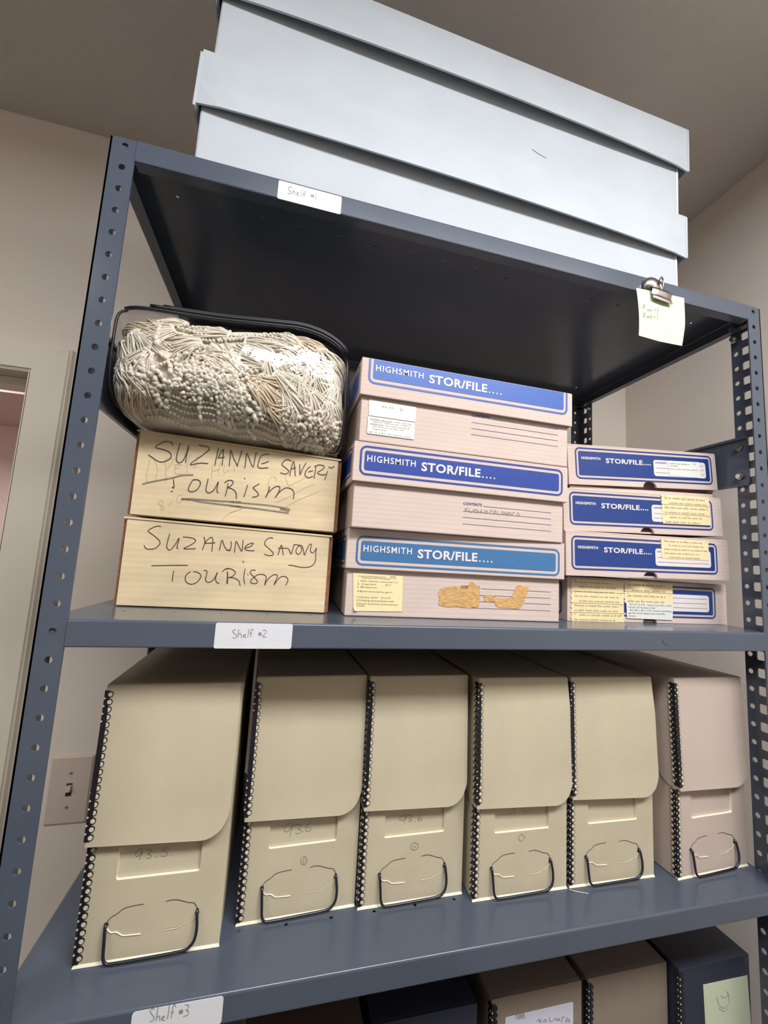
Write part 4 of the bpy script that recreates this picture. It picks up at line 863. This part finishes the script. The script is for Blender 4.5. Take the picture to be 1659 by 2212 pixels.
TAS = [ # x, z, angle deg, length, fan, count, mat
 (.158,-.228,-25,.060,.50,30,'cottonb'),(.150,-.222,148,.052,.40,26,'cotton'),(.172,-.232,-55,.050,.35,24,'cottonb'),
 (.190,-.215,-35,.060,.45,28,'cotton'),(.205,-.236,-60,.046,.5,24,'cotton'),(.232,-.195,-80,.060,.42,28,'cotton'),(.222,-.178,160,.050,.35,22,'cotton'),
 (.246,-.190,-100,.055,.5,26,'cotton'),(.236,-.232,-50,.045,.6,24,'cotton'),(.205,-.165,-20,.048,.35,22,'cottonb'),(.215,-.255,-130,.034,.6,20,'cotton'),
 (.060,-.190,130,.046,.5,26,'cottonb'),(.070,-.180,-150,.045,.45,24,'cotton'),(.082,-.166,175,.045,.4,22,'cotton'),(.050,-.215,-120,.050,.4,24,'cotton'),
 (.030,-.245,-70,.040,.5,24,'cotton'),(.046,-.248,-85,.040,.5,26,'cottonb'),(.025,-.225,-100,.046,.4,24,'cotton'),(.105,-.206,-15,.050,.4,24,'cotton'),
 (.125,-.205,-170,.045,.4,22,'cotton'),(.185,-.258,-20,.040,.5,22,'cottonb'),(.256,-.250,-100,.036,.5,22,'cotton'),(.262,-.215,-95,.045,.4,20,'cotton'),(.178,-.195,-60,.045,.4,22,'cotton'),
 (.020,-.205,-95,.040,.45,20,'cotton'),(.100,-.190,-150,.040,.4,20,'cotton')]
TAS += [(.195,-.180,-40,.045,.4,22,'cotton'),(.150,-.180,-10,.050,.35,22,'cotton'),(.130,-.172,170,.045,.4,22,'cotton'),(.240,-.170,-60,.045,.5,22,'cotton'),
 (.218,-.215,-100,.045,.5,24,'cotton'),(.255,-.232,-70,.04,.6,22,'cotton'),(.175,-.210,165,.045,.4,24,'cotton'),(.035,-.190,-60,.04,.5,22,'cotton'),(.018,-.235,-80,.04,.5,22,'cotton'),(.200,-.200,20,.05,.5,24,'cotton')]
for i, (x,z,a,L,fan,c,k) in enumerate(TAS): fringe(x, z, math.radians(a), L, fan, c, k=k, seed=sd+i)
# knotted cords of the netted part
def cord(m, x, z, ang, L, r, q, k):
    pts = []; N = 16; a = ang; X, Z = x, z
    for j in range(N+1):
        pts.append(on(X, Z, .0035+.0028*math.sin(j*1.9+x*300)))
        a += q.uniform(-.75,.75); a += (ang-a)*.25
        X += math.cos(a)*L/N; Z += math.sin(a)*L/N
        X = min(max(X,BX0+.010),BX1-.010); Z = min(max(Z, zbot(X)+.008), ztop(X)-.012)
    m.tube([p-MO for p in pts], r, k, 6, rad=lambda t: r*(1+.22*math.sin(t*60)))
q = random.Random(5); m = MB()
for i in range(80):
    x = q.uniform(.075,.165); z = -.232-.32*(x-.075)*.6+q.uniform(-.020,.022)
    cord(m, x, z, math.radians(q.choice((-30,-45,-150,-120,20,60))+q.uniform(-20,20)), q.uniform(.022,.045), q.uniform(.0019,.0030), q, q.choice(('cotton','cotton','cottong')))
m.build('knotted_cords', mac)
m = MB()
for i in range(36):
    x = q.uniform(.20,.272); z = q.uniform(-.292,-.262)
    cord(m, x, z, math.radians(q.uniform(0,360)), q.uniform(.016,.032), q.uniform(.0022,.0034), q, 'cotton')
m.build('knotted_cords', mac); m = MB()
for i in range(14):
    x = q.uniform(.012,.060); z = q.uniform(-.260,-.165)
    cord(m, x, z, math.radians(q.uniform(-110,-50)), q.uniform(.02,.045), q.uniform(.0020,.0036), q, 'cotton')
m.build('knotted_cords', mac)
m = MB()
for (x,z,a,L) in ((.112,-.192,-50,.060),(.142,-.232,-65,.055),(.128,-.218,-40,.045),(.100,-.228,-30,.05)):
    cord(m, x, z, math.radians(a), L, .0036, q, 'cotton')
m.build('braided_cord', mac)
# crochet rows: rows of plump stitches
m = MB()
def stitch(x, z, rx, rz, ang, k):
    p = on(x, z, .0032)-MO; bm = bmesh.new(); bmesh.ops.create_icosphere(bm, subdivisions=2, radius=1)
    m.bm(bm, k, True, Matrix.Translation(p) @ Matrix.Rotation(-ang,4,'Y') @ Matrix.Diagonal((rx,.0022,rz,1)))
for row in range(3):
    for i in range(46):
        x = .060+i*.0042; zc_ = (ztop(x)-.020-row*.0050)+.004*math.sin(i*.25+row)
        if row > 3 and (x < .09 or x > .20): continue
        if x > .245-row*.006: continue
        stitch(x+q.uniform(-.0008,.0008)+(row%2)*.002, zc_+q.uniform(-.0006,.0006), .0025, .0017, q.choice((.7,-.7)), 'cotton')
m.build('crochet_edge', mac); m = MB()
for row in range(5):
    for i in range(52):
        x = .050+i*.0042; z = zbot(x)+.009+row*.0048+.0015*math.sin(i*.5)
        stitch(x+(row%2)*.002, z, .0024, .0017, q.choice((.5,-.5))+q.uniform(-.2,.2), 'cottong' if row < 2 else 'cotton')
m.build('crochet_edge', mac)
# ---------------------------------------------------------------- ceiling light (behind the camera's view) and hall lamp
LX, LY = .60, -.78
lt = empty('ceiling_light', (LX,LY,ZC)); tag(lt, 'rectangular fluorescent ceiling light with white metal housing in front of the shelves', 'lamp')
m = MB(); m.box(-.575,.575,-.17,-.155,-.035,0,'plate',.002); m.box(-.575,.575,.155,.17,-.035,0,'plate',.002); m.box(-.575,-.56,-.155,.155,-.035,0,'plate'); m.box(.56,.575,-.155,.155,-.035,0,'plate'); m.box(-.56,.56,-.155,.155,-.012,0,'plate'); m.build('housing', lt)
def area(name, loc, sx, sy, power, col, rot=(0,0,0)):
    l = bpy.data.lights.new(name, 'AREA'); l.shape = 'RECTANGLE'; l.size = sx; l.size_y = sy; l.energy = power; l.color = col
    o = bpy.data.objects.new(name, l); COL.objects.link(o); o.location = loc; o.rotation_euler = rot; return o
area('tube_light', (LX,LY,ZC-.030), 1.06, .28, 32, (.97,.98,1.0))
lt2 = empty('ceiling_light', (-1.05,-.85,ZC)); tag(lt2, 'rectangular fluorescent ceiling light with white metal housing, left of the shelves', 'lamp')
for ch in list(lt.children):
    c = ch.copy(); COL.objects.link(c); c.parent = lt2
area('tube_light', (-1.05,-.85,ZC-.030), 1.10, .28, 14, (1.0,.98,.94))
area('hall_light', (-1.2,1.0,.28), .5, .4, 12, (1.0,.95,.93))
# ---------------------------------------------------------------- camera
RM = [[0.96768,-0.24561,0.05726],[0.08447,0.10170,-0.99122],[0.23763,0.96402,0.11916]]
cam = bpy.data.cameras.new('camera'); co = bpy.data.objects.new('camera', cam); COL.objects.link(co)
r0, r1_, r2_ = [Vector(v).normalized() for v in RM]
mw = Matrix((( r0.x,-r1_.x,-r2_.x,.20976),( r0.y,-r1_.y,-r2_.y,-.45120),( r0.z,-r1_.z,-r2_.z,-.43100),(0,0,0,1)))
co.matrix_world = mw
cam.sensor_fit = 'HORIZONTAL'; cam.sensor_width = 36; cam.lens = 36*890.45/1659; cam.clip_start = .01
SC.camera = co
w = bpy.data.worlds.new('world'); SC.world = w; w.use_nodes = True; w.node_tree.nodes['Background'].inputs[0].default_value = (.02,.02,.02,1)
SC.view_settings.view_transform = 'Standard'; SC.view_settings.look = 'None'; SC.view_settings.gamma = 1; SC.view_settings.use_curve_mapping = False
SC.view_settings.exposure = 0.0
